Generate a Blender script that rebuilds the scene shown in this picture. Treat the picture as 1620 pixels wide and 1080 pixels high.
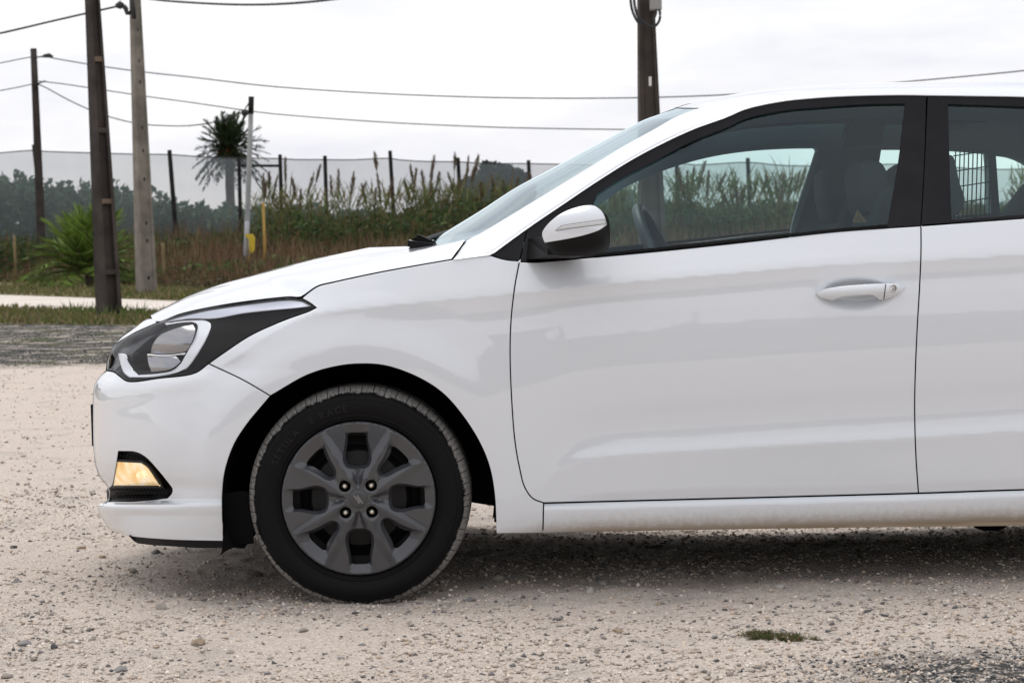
import bpy, math, random
import numpy as np
from mathutils import Matrix, Vector
from mathutils.geometry import delaunay_2d_cdt

random.seed(7)
RNG = np.random.default_rng(11)
R = math.radians
for o in list(bpy.data.objects):
    bpy.data.objects.remove(o, do_unlink=True)
scene = bpy.context.scene
COL = scene.collection

# ------------------------------------------------------------------ camera
F = 3632.0                       # focal length in photograph pixels (1620 wide)
CAM_D, CAM_H = 6.34, 1.0         # distance to the car's near flank, eye height
PITCH, ROLL = R(2.59), R(1.5)
f_ = np.array([0, math.cos(PITCH), -math.sin(PITCH)])
r0 = np.array([1.0, 0, 0]); u0 = np.array([0, math.sin(PITCH), math.cos(PITCH)])
r_ = math.cos(ROLL) * r0 - math.sin(ROLL) * u0
u_ = math.sin(ROLL) * r0 + math.cos(ROLL) * u0
CAM = np.array([0, -CAM_D, CAM_H])
cd = bpy.data.cameras.new('camera')
cam = bpy.data.objects.new('camera', cd); COL.objects.link(cam)
M = Matrix(((r_[0], u_[0], -f_[0], CAM[0]), (r_[1], u_[1], -f_[1], CAM[1]), (r_[2], u_[2], -f_[2], CAM[2]), (0, 0, 0, 1)))
cam.matrix_world = M
cd.sensor_width = 36; cd.lens = F / 1620 * 36
cd.clip_end = 3000; cd.clip_start = 0.1
cd.dof.use_dof = True; cd.dof.focus_distance = 6.42; cd.dof.aperture_fstop = 12.5
scene.camera = cam

# ------------------------------------------------------------------ light
SUN_EL, SUN_AZ = R(66), R(335)   # azimuth clockwise from +Y
w = bpy.data.worlds.new('World'); scene.world = w; w.use_nodes = True
nt = w.node_tree; nt.nodes.clear()
def N(tree, kind, **kw):
    n = tree.nodes.new(kind)
    for k, v in kw.items():
        if k.startswith('i_'):
            n.inputs[k[2:].replace('_', ' ')].default_value = v
        else:
            setattr(n, k, v)
    return n
out = N(nt, 'ShaderNodeOutputWorld'); bgn = N(nt, 'ShaderNodeBackground'); bgn.inputs['Strength'].default_value = 0.1
sky = N(nt, 'ShaderNodeTexSky', sky_type='NISHITA', sun_disc=False, sun_elevation=SUN_EL, sun_rotation=SUN_AZ)
tc = N(nt, 'ShaderNodeTexCoord')
mp = N(nt, 'ShaderNodeMapping'); mp.inputs['Scale'].default_value = (1.5, 1.5, 6.5)
nz = N(nt, 'ShaderNodeTexNoise'); nz.inputs['Scale'].default_value = 2.4; nz.inputs['Detail'].default_value = 6; nz.inputs['Roughness'].default_value = 0.55
cr = N(nt, 'ShaderNodeValToRGB')
cr.color_ramp.elements[0].position = 0.36; cr.color_ramp.elements[0].color = (7.5, 7.6, 8.4, 1)
cr.color_ramp.elements[1].position = 0.62; cr.color_ramp.elements[1].color = (10.5, 10.35, 10.3, 1)
mx = N(nt, 'ShaderNodeMix', data_type='RGBA'); mx.inputs[0].default_value = 0.94      # thin overcast over the clear sky
nt.links.new(tc.outputs['Generated'], mp.inputs['Vector']); nt.links.new(mp.outputs[0], nz.inputs['Vector'])
nt.links.new(nz.outputs['Fac'], cr.inputs[0]); nt.links.new(sky.outputs[0], mx.inputs[6]); nt.links.new(cr.outputs[0], mx.inputs[7])
nt.links.new(mx.outputs[2], bgn.inputs['Color']); nt.links.new(bgn.outputs[0], out.inputs[0])
sl = bpy.data.lights.new('sun', 'SUN'); sl.energy = 1.3; sl.angle = R(40); sl.color = (1, 0.96, 0.9)
so = bpy.data.objects.new('sun', sl); COL.objects.link(so)
sd = Vector((math.sin(SUN_AZ) * math.cos(SUN_EL), math.cos(SUN_AZ) * math.cos(SUN_EL), math.sin(SUN_EL)))
so.rotation_euler = sd.to_track_quat('Z', 'Y').to_euler()
so.location = (0, -3, 12)
vs = scene.view_settings
vs.view_transform = 'Standard'; vs.look = 'None'; vs.exposure = 0.12; vs.gamma = 1.0; vs.use_curve_mapping = False
scene.cycles.use_denoising = True
scene.cycles.denoising_prefilter = 'ACCURATE'
scene.cycles.max_bounces = 10; scene.cycles.transparent_max_bounces = 24
scene.cycles.sample_clamp_indirect = 8

# ------------------------------------------------------------------ mapping helpers
def P(u, v, d):
    """point on the plane Y = d seen at photograph pixel (u, v)"""
    u, v, d = np.broadcast_arrays(np.asarray(u, float), np.asarray(v, float), np.asarray(d, float))
    dx = (u - 810) / F; dy = (540 - v) / F
    ray = f_ + dx[..., None] * r_ + dy[..., None] * u_
    return CAM + ((d + CAM_D) / ray[..., 1])[..., None] * ray
def PG(u, v, z=0.0):
    dx = (u - 810) / F; dy = (540 - v) / F
    ray = f_ + dx * r_ + dy * u_
    return CAM + ((z - CAM_H) / ray[2]) * ray
YC = 0.867                       # centre plane of the car

class Pchip:
    def __init__(s, x, y):
        x = np.asarray(x, float); y = np.asarray(y, float); s.x, s.y = x, y
        h = np.diff(x); dl = np.diff(y) / h; m = np.zeros_like(y); m[0] = dl[0]; m[-1] = dl[-1]
        for i in range(1, len(x) - 1):
            if dl[i - 1] * dl[i] > 0:
                w1 = 2 * h[i] + h[i - 1]; w2 = h[i] + 2 * h[i - 1]
                m[i] = (w1 + w2) / (w1 / dl[i - 1] + w2 / dl[i])
        s.m, s.h = m, h
    def __call__(s, q):
        q = np.clip(np.asarray(q, float), s.x[0], s.x[-1])
        i = np.clip(np.searchsorted(s.x, q) - 1, 0, len(s.h) - 1)
        t = (q - s.x[i]) / s.h[i]; t2 = t * t; t3 = t2 * t
        return ((2*t3 - 3*t2 + 1) * s.y[i] + (t3 - 2*t2 + t) * s.h[i] * s.m[i] + (-2*t3 + 3*t2) * s.y[i+1] + (t3 - t2) * s.h[i] * s.m[i+1])
def pc(*pts):
    return Pchip([p[0] for p in pts], [p[1] for p in pts])
def sstep(a, b, x):
    t = np.clip((np.asarray(x, float) - a) / (b - a), 0, 1); return t * t * (3 - 2 * t)

def sm(pts, step=3.0, closed=False):
    """smooth curve through points (any dimension), sampled about every `step` in the first two coordinates"""
    p = np.asarray(pts, float)
    if len(p) == 2 and not closed:
        n = max(1, int(np.linalg.norm((p[1] - p[0])[:2]) / step)); t = np.linspace(0, 1, n + 1)[:, None]
        return p[0] * (1 - t) + p[1] * t
    q = np.vstack([p[-1:], p, p[:2]]) if closed else np.vstack([2 * p[0] - p[1], p, 2 * p[-1] - p[-2]])
    res = []
    for i in range(1, len(q) - 2):
        a, b, c, d = q[i-1], q[i], q[i+1], q[i+2]
        n = max(1, int(np.linalg.norm((c - b)[:2]) / step))
        ta = np.sqrt(np.linalg.norm((b - a)[:2])) + 1e-6; tb = np.sqrt(np.linalg.norm((c - b)[:2])) + 1e-6; tcc = np.sqrt(np.linalg.norm((d - c)[:2])) + 1e-6
        m1 = (b - a) / ta - (c - a) / (ta + tb) + (c - b) / tb
        m2 = (c - b) / tb - (d - b) / (tb + tcc) + (d - c) / tcc
        m1 *= tb; m2 *= tb
        t = np.linspace(0, 1, n, endpoint=False)[:, None]
        res.append((2*t**3 - 3*t**2 + 1) * b + (t**3 - 2*t**2 + t) * m1 + (-2*t**3 + 3*t**2) * c + (t**3 - t**2) * m2)
    if not closed: res.append(p[-1:])
    return np.vstack(res)
def poly(*segs, step=3.0):
    """closed outline from several smooth paths with sharp corners between them"""
    ps = []
    for s in segs:
        q = sm(s, step) if len(s) > 1 else np.asarray(s, float)
        if ps and np.linalg.norm(ps[-1][-1] - q[0]) < 0.5: q = q[1:]
        elif ps:
            q = np.vstack([sm([ps[-1][-1], q[0]], step)[1:], q[1:]])
        ps.append(q)
    a = np.vstack(ps)
    if np.linalg.norm(a[0] - a[-1]) < 0.5: a = a[:-1]
    else: a = np.vstack([a, sm([a[-1], a[0]], step)[1:-1]])
    return a
def area(p):
    x, y = p[:, 0], p[:, 1]; return 0.5 * np.sum(x * np.roll(y, -1) - np.roll(x, -1) * y)
def ccw(p): return p if area(p) > 0 else p[::-1]
def inset(p, e):
    """move a ccw outline inwards by e"""
    a = p - np.roll(p, 1, 0); b = np.roll(p, -1, 0) - p
    na = np.stack([-a[:, 1], a[:, 0]], 1); nb = np.stack([-b[:, 1], b[:, 0]], 1)
    na /= np.linalg.norm(na, axis=1, keepdims=True) + 1e-9; nb /= np.linalg.norm(nb, axis=1, keepdims=True) + 1e-9
    n = na + nb; n /= np.linalg.norm(n, axis=1, keepdims=True) + 1e-9
    c = np.clip(np.sum(n * na, 1), 0.55, 1)
    return p + n * (e / c)[:, None]
def inside(p, q):
    x, y = q[:, 0][:, None], q[:, 1][:, None]
    x1, y1 = p[:, 0][None], p[:, 1][None]; x2, y2 = np.roll(p[:, 0], -1)[None], np.roll(p[:, 1], -1)[None]
    c = ((y1 > y) != (y2 > y)) & (x < (x2 - x1) * (y - y1) / (y2 - y1 + 1e-12) + x1)
    return c.sum(1) % 2 == 1
def edge_dist(p, q):
    """distance of points q to the closed outline p"""
    a = p[None]; b = np.roll(p, -1, 0)[None]; x = q[:, None]
    ab = b - a; t = np.clip(np.sum((x - a) * ab, 2) / (np.sum(ab * ab, 2) + 1e-12), 0, 1)
    return np.sqrt(np.min(np.sum((x - a - ab * t[..., None])**2, 2), 1))
def tri2d(outer, holes=(), grid=6.0, margin=0.45, extra=None):
    lo, hi = outer.min(0), outer.max(0)
    gx, gy = np.arange(lo[0], hi[0], grid), np.arange(lo[1], hi[1], grid)
    g = np.array([(x + (grid / 2 if j % 2 else 0), y) for j, y in enumerate(gy) for x in gx])
    if extra is not None: g = np.vstack([g, extra])
    k = inside(outer, g)
    for h in holes: k &= ~inside(h, g)
    g = g[k]
    keep = []
    for i in range(0, len(g), 2000):
        c = g[i:i+2000]; dd = edge_dist(outer, c)
        for h in holes: dd = np.minimum(dd, edge_dist(h, c))
        keep.append(dd > grid * margin)
    if keep: g = g[np.concatenate(keep)]
    loops = [outer] + list(holes); pts = []; edges = []; k = 0
    for L in loops:
        n = len(L); pts.append(L); edges += [(k + i, k + (i + 1) % n) for i in range(n)]; k += n
    pts = np.vstack(pts + [g])
    v2, _, fc, *_ = delaunay_2d_cdt([Vector(p) for p in pts], edges, [], 0, 1e-5)
    v2 = np.array([tuple(p) for p in v2]); fc = np.array([f for f in fc if len(f) == 3])
    cen = v2[fc].mean(1); ok = inside(outer, cen)
    for h in holes: ok &= ~inside(h, cen)
    return v2, fc[ok]

# ------------------------------------------------------------------ object helpers
def tag(o, label=None, cat=None, group=None, kind=None):
    for k, v in (('label', label), ('category', cat), ('group', group), ('kind', kind)):
        if v: o[k] = v
    return o
def parent_to(o, p):
    """parts are built in world coordinates; only a root Empty is moved"""
    if p is None: return
    o.parent = p
    o.matrix_parent_inverse = Matrix.Translation(-p.location) if (p.parent is None and p.type == 'EMPTY') else Matrix.Identity(4)
def mesh_obj(name, verts, faces, mat=None, parent=None, smooth=True, normals=None, cols=None, uv=None):
    me = bpy.data.meshes.new(name)
    verts = np.asarray(verts, dtype=np.float32).reshape(-1, 3)
    if isinstance(faces, np.ndarray) and faces.ndim == 2:
        k = faces.shape[1]; nf = len(faces)
        me.vertices.add(len(verts)); me.vertices.foreach_set('co', verts.ravel())
        me.loops.add(nf * k); me.loops.foreach_set('vertex_index', faces.astype(np.int32).ravel())
        me.polygons.add(nf); me.polygons.foreach_set('loop_start', np.arange(0, nf * k, k, dtype=np.int32))
        me.update(calc_edges=True); me.validate()
    else:
        me.from_pydata([tuple(map(float, v)) for v in verts], [], [tuple(int(i) for i in f) for f in faces]); me.update()
    if smooth: me.polygons.foreach_set('use_smooth', np.ones(len(me.polygons), dtype=bool))
    if cols is not None:
        ca = me.color_attributes.new('Col', 'FLOAT_COLOR', 'POINT')
        c4 = np.ones((len(verts), 4), np.float32); c4[:, :3] = cols; ca.data.foreach_set('color', c4.ravel())
    if normals is not None:
        me.normals_split_custom_set_from_vertices([tuple(map(float, n)) for n in normals])
    o = bpy.data.objects.new(name, me); COL.objects.link(o)
    if mat is not None: me.materials.append(mat)
    parent_to(o, parent)
    return o
def empty(name, loc=(0, 0, 0)):
    o = bpy.data.objects.new(name, None); COL.objects.link(o); o.location = loc; o.empty_display_size = 0.2
    return o
class MB:
    def __init__(s): s.v = []; s.f = []; s.n = 0
    def add(s, v, f):
        v = np.asarray(v, float).reshape(-1, 3); s.v.append(v); s.f += [tuple(int(i) + s.n for i in q) for q in f]; s.n += len(v); return s
    def box(s, c, sz, rot=None):
        h = np.array(sz) / 2
        v = np.array([[x, y, z] for z in (-1, 1) for y in (-1, 1) for x in (-1, 1)]) * h
        if rot is not None: v = v @ np.array(rot.to_3x3()).T
        return s.add(v + np.array(c), [(0, 2, 3, 1), (4, 5, 7, 6), (0, 1, 5, 4), (2, 6, 7, 3), (0, 4, 6, 2), (1, 3, 7, 5)])
    def tube(s, pts, rad, n=8, cap=True):
        pts = np.asarray(pts, float); rad = np.broadcast_to(np.asarray(rad, float), (len(pts),))
        tg = np.gradient(pts, axis=0); tg /= np.linalg.norm(tg, axis=1, keepdims=True) + 1e-12
        ref = np.array([0, 0, 1.0]) if abs(tg[:, 2]).mean() < 0.8 else np.array([1.0, 0, 0])
        a = np.cross(tg, ref); a /= np.linalg.norm(a, axis=1, keepdims=True) + 1e-12; b = np.cross(tg, a)
        an = np.linspace(0, 2 * np.pi, n, endpoint=False)
        v = pts[:, None] + rad[:, None, None] * (np.cos(an)[None, :, None] * a[:, None] + np.sin(an)[None, :, None] * b[:, None])
        f = [(i*n + j, i*n + (j+1) % n, (i+1)*n + (j+1) % n, (i+1)*n + j) for i in range(len(pts) - 1) for j in range(n)]
        if cap: f += [tuple(range(n))[::-1], tuple((len(pts)-1)*n + j for j in range(n))]
        return s.add(v.reshape(-1, 3), f)
    def lathe(s, prof, n=64, centre=(0, 0, 0)):
        """profile of (r, y) turned round the Y axis"""
        an = np.linspace(0, 2 * np.pi, n, endpoint=False); prof = np.asarray(prof, float); m = len(prof)
        v = np.array([[(r * math.cos(a), y, r * math.sin(a)) for r, y in prof] for a in an]).reshape(-1, 3) + np.array(centre)
        f = [(i*m + j, i*m + j + 1, ((i+1) % n)*m + j + 1, ((i+1) % n)*m + j) for i in range(n) for j in range(m - 1)]
        return s.add(v, f)
    def obj(s, name, mat, parent=None, smooth=False):
        return mesh_obj(name, np.vstack(s.v), s.f, mat, parent, smooth)

# ------------------------------------------------------------------ materials
def mat(name, color=(0.5, 0.5, 0.5), rough=0.5, metal=0.0, coat=0.0, spec=0.5, coat_rough=0.03, emit=None, estr=0.0):
    m = bpy.data.materials.new(name); m.use_nodes = True
    b = m.node_tree.nodes['Principled BSDF']
    b.inputs['Base Color'].default_value = (*color, 1); b.inputs['Roughness'].default_value = rough; b.inputs['Metallic'].default_value = metal
    b.inputs['Coat Weight'].default_value = coat; b.inputs['Coat Roughness'].default_value = coat_rough; b.inputs['Specular IOR Level'].default_value = spec
    if emit: b.inputs['Emission Color'].default_value = (*emit, 1); b.inputs['Emission Strength'].default_value = estr
    return m
def ramp(t, pairs):
    n = t.nodes.new('ShaderNodeValToRGB'); e = n.color_ramp.elements
    while len(e) < len(pairs): e.new(0.5)
    for el, (p, c) in zip(e, pairs): el.position = p; el.color = (*c, 1)
    return n
def noise(t, scale, detail=5, rough=0.55, coord='Object', vec=None, dim='3D'):
    n = t.nodes.new('ShaderNodeTexNoise'); n.inputs['Scale'].default_value = scale; n.inputs['Detail'].default_value = detail; n.inputs['Roughness'].default_value = rough
    if vec is None:
        c = t.nodes.new('ShaderNodeTexCoord'); vec = c.outputs[coord]
    t.links.new(vec, n.inputs['Vector']); return n
def noisy(name, c1, c2, scale, rough=0.8, bump=0.0, bscale=None, detail=6, spec=0.3, lo=0.35, hi=0.65):
    m = mat(name, c1, rough, spec=spec); t = m.node_tree; b = t.nodes['Principled BSDF']
    n = noise(t, scale, detail); r = ramp(t, [(lo, c1), (hi, c2)]); t.links.new(n.outputs['Fac'], r.inputs[0]); t.links.new(r.outputs[0], b.inputs['Base Color'])
    if bump:
        n2 = noise(t, bscale or scale * 3, 4); bp = t.nodes.new('ShaderNodeBump'); bp.inputs['Strength'].default_value = bump; bp.inputs['Distance'].default_value = 0.02
        t.links.new(n2.outputs['Fac'], bp.inputs['Height']); t.links.new(bp.outputs[0], b.inputs['Normal'])
    return m
def attr_mat(name, rough=0.8, transl=0.0, spec=0.2, tint=(1, 1, 1)):
    m = bpy.data.materials.new(name); m.use_nodes = True; t = m.node_tree; b = t.nodes['Principled BSDF']
    a = t.nodes.new('ShaderNodeAttribute'); a.attribute_name = 'Col'
    t.links.new(a.outputs['Color'], b.inputs['Base Color']); b.inputs['Roughness'].default_value = rough; b.inputs['Specular IOR Level'].default_value = spec
    if transl:
        tr = t.nodes.new('ShaderNodeBsdfTranslucent'); mi = t.nodes.new('ShaderNodeMixShader'); mi.inputs[0].default_value = transl
        t.links.new(a.outputs['Color'], tr.inputs['Color']); t.links.new(b.outputs[0], mi.inputs[1]); t.links.new(tr.outputs[0], mi.inputs[2])
        t.links.new(mi.outputs[0], t.nodes['Material Output'].inputs['Surface'])
    return m
def glass_mat(name, tint, rough=0.0, base=0.045, power=4.0, refl=1.0, gcol=(1, 1, 1)):
    """thin pane: tinted transparency with a reflection that grows towards grazing view"""
    m = bpy.data.materials.new(name); m.use_nodes = True; t = m.node_tree; t.nodes.remove(t.nodes['Principled BSDF'])
    lw = t.nodes.new('ShaderNodeLayerWeight'); lw.inputs['Blend'].default_value = 0.5
    pw = t.nodes.new('ShaderNodeMath'); pw.operation = 'POWER'; pw.inputs[1].default_value = power
    ml = t.nodes.new('ShaderNodeMath'); ml.operation = 'MULTIPLY_ADD'; ml.inputs[1].default_value = refl; ml.inputs[2].default_value = base; ml.use_clamp = True
    tr = t.nodes.new('ShaderNodeBsdfTransparent'); tr.inputs[0].default_value = (*tint, 1)
    gl = t.nodes.new('ShaderNodeBsdfGlossy'); gl.inputs['Roughness'].default_value = rough; gl.inputs['Color'].default_value = (*gcol, 1)
    mi = t.nodes.new('ShaderNodeMixShader')
    t.links.new(lw.outputs['Facing'], pw.inputs[0]); t.links.new(pw.outputs[0], ml.inputs[0]); t.links.new(ml.outputs[0], mi.inputs[0])
    t.links.new(tr.outputs[0], mi.inputs[1]); t.links.new(gl.outputs[0], mi.inputs[2]); t.links.new(mi.outputs[0], t.nodes['Material Output'].inputs['Surface'])
    return m

# white car paint with road dust low on the panels
M_PAINT = mat('white_paint', (0.765, 0.803, 0.85), 0.32, coat=1.0, coat_rough=0.02)
_t = M_PAINT.node_tree; _b = _t.nodes['Principled BSDF']; _b.inputs['Coat IOR'].default_value = 1.65
_g = N(_t, 'ShaderNodeNewGeometry'); _s = N(_t, 'ShaderNodeSeparateXYZ'); _t.links.new(_g.outputs['Position'], _s.inputs[0])
_n = noise(_t, 55, 8, 0.7, vec=_g.outputs['Position'])
_mr = N(_t, 'ShaderNodeMapRange'); _mr.inputs['From Min'].default_value = 0.262; _mr.inputs['From Max'].default_value = 0.172; _mr.clamp = True
_t.links.new(_s.outputs['Z'], _mr.inputs['Value'])
_mm = N(_t, 'ShaderNodeMath', operation='MULTIPLY_ADD'); _mm.inputs[1].default_value = 1.5; _mm.inputs[2].default_value = -0.55
_t.links.new(_n.outputs['Fac'], _mm.inputs[0])
_ad = N(_t, 'ShaderNodeMath', operation='MULTIPLY', use_clamp=True)
_ad2 = N(_t, 'ShaderNodeMath', operation='ADD', use_clamp=True)
_sq = N(_t, 'ShaderNodeMath', operation='POWER'); _sq.inputs[1].default_value = 1.3
_t.links.new(_mr.outputs[0], _sq.inputs[0])
_t.links.new(_mm.outputs[0], _ad2.inputs[0]); _t.links.new(_sq.outputs[0], _ad2.inputs[1])
_xm = N(_t, 'ShaderNodeMapRange', clamp=True); _xm.inputs['From Min'].default_value = -.12; _xm.inputs['From Max'].default_value = .2; _t.links.new(_s.outputs['X'], _xm.inputs['Value'])
_sx = N(_t, 'ShaderNodeMath', operation='MULTIPLY'); _t.links.new(_sq.outputs[0], _sx.inputs[0]); _t.links.new(_xm.outputs[0], _sx.inputs[1])
_t.links.new(_ad2.outputs[0], _ad.inputs[0]); _t.links.new(_sx.outputs[0], _ad.inputs[1])
_mix = N(_t, 'ShaderNodeMix', data_type='RGBA'); _mix.inputs[6].default_value = (0.765, 0.803, 0.85, 1); _mix.inputs[7].default_value = (0.34, 0.27, 0.19, 1)
_t.links.new(_ad.outputs[0], _mix.inputs[0]); _t.links.new(_mix.outputs[2], _b.inputs['Base Color'])
_inv = N(_t, 'ShaderNodeMath', operation='SUBTRACT'); _inv.inputs[0].default_value = 1.0; _t.links.new(_ad.outputs[0], _inv.inputs[1]); _t.links.new(_inv.outputs[0], _b.inputs['Coat Weight'])

M_BLACK = mat('black_shell', (0.006, 0.006, 0.006), 0.9, spec=0.1)
M_TRIM = noisy('satin_black_trim', (0.004, 0.004, 0.006), (0.008, 0.008, 0.011), 14, 0.34, spec=0.22)
M_PLASTIC = mat('black_plastic', (0.004, 0.004, 0.0045), 0.5, spec=0.2)
M_RUBBER = mat('rubber_seal', (0.004, 0.004, 0.004), 0.7, spec=.15)
M_GLASS = glass_mat('side_glass', (0.815, 0.95, 0.925), base=0.05, power=4, gcol=(.8, .94, 1))
M_WIND = glass_mat('windscreen_glass', (0.82, 0.93, 0.935), base=0.06, power=4.5, refl=1.0, gcol=(.86, .97, 1))
M_LENS = glass_mat('clear_lens', (0.93, 0.94, 0.96), base=0.025, power=6.0, refl=.35)
M_CHROME = mat('chrome', (0.88, 0.89, 0.91), 0.16, 1.0)
M_REFL = mat('reflector', (0.36, 0.36, 0.37), 0.2, 1.0)
M_HOUSE = mat('lamp_housing', (0.008, 0.008, 0.011), 0.3, spec=.3)
M_INT = mat('interior_grey', (0.145, 0.20, 0.225), 0.9, spec=0.1)
M_INTD = mat('interior_dark', (0.026, 0.034, 0.039), 0.85, spec=0.15)
M_INTL = mat('interior_light', (0.32, 0.36, 0.37), 0.9, spec=0.1)
M_STEEL = mat('wheel_cover_grey', (0.058, 0.061, 0.069), 0.33, 0.3, spec=0.5, coat=.8, coat_rough=.14)
M_DARKST = mat('painted_steel', (0.006, 0.006, 0.0065), 0.5, spec=.25)
M_NUT = mat('nut_steel', (0.72, 0.68, 0.58), 0.3, 1.0)
M_WHITEPL = mat('white_plastic', (0.75, 0.75, 0.75), 0.5)
M_CLEARW = mat('indicator_lens', (0.62, 0.63, 0.64), 0.15, coat=0.8)
import bmesh

# ================================================================== GROUND
def axis(lo, hi, fine, grow, flo, fhi):
    a = list(np.arange(flo, fhi, fine)); s = fine
    while a[-1] < hi: s *= grow; a.append(a[-1] + s)
    s = fine; b = []
    x = flo
    while x > lo: s *= grow; x -= s; b.append(x)
    return np.array(b[::-1] + a)
def vnoise(x, y, seed):
    """smooth value noise"""
    xi, yi = np.floor(x).astype(int), np.floor(y).astype(int); fx, fy = x - xi, y - yi; fx = fx*fx*(3-2*fx); fy = fy*fy*(3-2*fy)
    def h(a, b):
        n = (a * 374761393 + b * 668265263 + seed * 974711) & 0x7fffffff; n = ((n ^ (n >> 13)) * 1274126177) & 0x7fffffff; return ((n ^ (n >> 16)) & 0xffff) / 65535.0
    return (h(xi, yi) * (1-fx) + h(xi+1, yi) * fx) * (1-fy) + (h(xi, yi+1) * (1-fx) + h(xi+1, yi+1) * fx) * fy
def ground_z(x, y):
    x = np.asarray(x, float); y = np.asarray(y, float)
    near = np.exp(-((np.maximum(np.abs(y - 1) - 6, 0)) / 6.0) ** 2)
    z = (vnoise(x * 9, y * 9, 1) - .5) * .006 + (vnoise(x * 26, y * 26, 2) - .5) * .0075 + (vnoise(x * 60, y * 60, 5) - .5) * .004 + (vnoise(x * 2.2, y * 2.2, 3) - .5) * .012
    z = z * near * 1.35
    z -= .020 * np.exp(-((x + .424) / .22) ** 2 - ((y - .08) / .22) ** 2)         # the front tyre has settled in
    z -= .072 * sstep(.7, 2.0, y) * sstep(-.4, .9, x) * sstep(30, 10, y)         # lot falls away a little beyond the car
    z -= .03 * sstep(.7, 2.0, y) * sstep(-.4, -.9, x) * sstep(30, 10, y) * 0
    return z
gx = axis(-420, 420, .022, 1.09, -2.3, 2.3); gy = axis(-30, 900, .022, 1.05, -1.75, 2.2)
XX, YY = np.meshgrid(gx, gy); ZZ = ground_z(XX, YY)
n = len(gx); idx = np.arange(len(gx) * len(gy)).reshape(len(gy), n)
gf = np.stack([idx[:-1, :-1].ravel(), idx[:-1, 1:].ravel(), idx[1:, 1:].ravel(), idx[1:, :-1].ravel()], 1)
M_GROUND = mat('gravel_lot', (.45, .4, .35), .92, spec=.15); t_ = M_GROUND.node_tree; b_ = t_.nodes['Principled BSDF']
ge = N(t_, 'ShaderNodeNewGeometry'); pos = ge.outputs['Position']
def link(a, b): t_.links.new(a, b)
def nz_(scale, detail=6, rough=.6): return noise(t_, scale, detail, rough, vec=pos)
def mixc(fac, a, b):
    m = N(t_, 'ShaderNodeMix', data_type='RGBA')
    if isinstance(fac, (int, float)): m.inputs[0].default_value = fac
    else: link(fac, m.inputs[0])
    for i, c in ((6, a), (7, b)):
        if isinstance(c, tuple): m.inputs[i].default_value = (*c, 1)
        else: link(c, m.inputs[i])
    return m.outputs[2]
def math_(op, a, b, clamp=False):
    m = N(t_, 'ShaderNodeMath', operation=op, use_clamp=clamp)
    for i, c in ((0, a), (1, b)):
        if isinstance(c, (int, float)): m.inputs[i].default_value = c
        else: link(c, m.inputs[i])
    return m.outputs[0]
def mrange(x, a, b, c=0.0, d=1.0):
    m = N(t_, 'ShaderNodeMapRange', clamp=True)
    for k, q in (('From Min', a), ('From Max', b), ('To Min', c), ('To Max', d)): m.inputs[k].default_value = q
    link(x, m.inputs['Value']); return m.outputs[0]
fine = ramp(t_, [(.33, (.29, .24, .20)), (.45, (.57, .49, .425)), (.55, (.73, .645, .57)), (.68, (.88, .81, .73))]); link(nz_(120, 8, .75).outputs['Fac'], fine.inputs[0])
big = mrange(nz_(1.1, 5, .6).outputs['Fac'], .3, .7)
sandc = mixc(math_('MULTIPLY', big, .30), fine.outputs[0], (.66, .56, .48))
sandc = mixc(math_('MULTIPLY', mrange(nz_(3.5, 6, .65).outputs['Fac'], .52, .66), .45), sandc, (.40, .37, .345))
vo_ = N(t_, 'ShaderNodeTexVoronoi'); vo_.inputs['Scale'].default_value = 110; link(pos, vo_.inputs['Vector'])
spk = mrange(vo_.outputs['Distance'], .24, .12)
vsel = N(t_, 'ShaderNodeSeparateColor'); link(vo_.outputs['Color'], vsel.inputs[0])
spk2 = math_('MULTIPLY', spk, math_('MULTIPLY', mrange(vsel.outputs[0], .74, .80), .65))
sand2 = mixc(spk2, sandc, (.16, .14, .13))
spk3 = math_('MULTIPLY', spk, mrange(vsel.outputs[1], .80, .85))
sand3 = mixc(spk3, sand2, (.70, .66, .60))
# dark grey gravel: a far band and a near patch
sep = N(t_, 'ShaderNodeSeparateXYZ'); link(pos, sep.inputs[0])
pn = PG(1600, 1062)
dxp = math_('MULTIPLY', math_('SUBTRACT', sep.outputs[0], float(pn[0])), .62); dyp = math_('SUBTRACT', sep.outputs[1], float(pn[1]))
dist = math_('SQRT', math_('ADD', math_('MULTIPLY', dxp, dxp), math_('MULTIPLY', dyp, dyp)), 0)
patch = mrange(math_('ADD', dist, math_('MULTIPLY', nz_(7, 6, .7).outputs['Fac'], .45)), .52, .36)
n_far = nz_(.35, 6, .7).outputs['Fac']
yf = math_('ADD', math_('ADD', sep.outputs[1], math_('MULTIPLY', n_far, 5.0)), math_('MULTIPLY', nz_(3.2, 6, .8).outputs['Fac'], 3.5))
far = mrange(yf, 16.9, 17.9)
nf2 = nz_(2.6, 6, .7).outputs['Fac']
farp = math_('MULTIPLY', far, mrange(nf2, .40, .50, .35, 1.0))
dark = ramp(t_, [(.34, (.025, .025, .025)), (.52, (.07, .069, .067)), (.62, (.15, .146, .138)), (.72, (.42, .38, .33))]); link(nz_(30, 9, .85).outputs['Fac'], dark.inputs[0])
moss = mixc(math_('MULTIPLY', mrange(nz_(1.4, 5, .65).outputs['Fac'], .50, .60), .8), dark.outputs[0], (.085, .095, .03))
sand4 = mixc(math_('MULTIPLY', patch, mrange(nz_(26, 5, .7).outputs['Fac'], .38, .5)), sand3, dark.outputs[0])
final = mixc(farp, sand4, moss)
link(final, b_.inputs['Base Color'])
bp = N(t_, 'ShaderNodeBump'); bp.inputs['Strength'].default_value = 1.0; bp.inputs['Distance'].default_value = .011
hsum = math_('ADD', nz_(70, 8, .7).outputs['Fac'], math_('MULTIPLY', spk, .5)); link(hsum, bp.inputs['Height']); link(bp.outputs[0], b_.inputs['Normal'])
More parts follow.
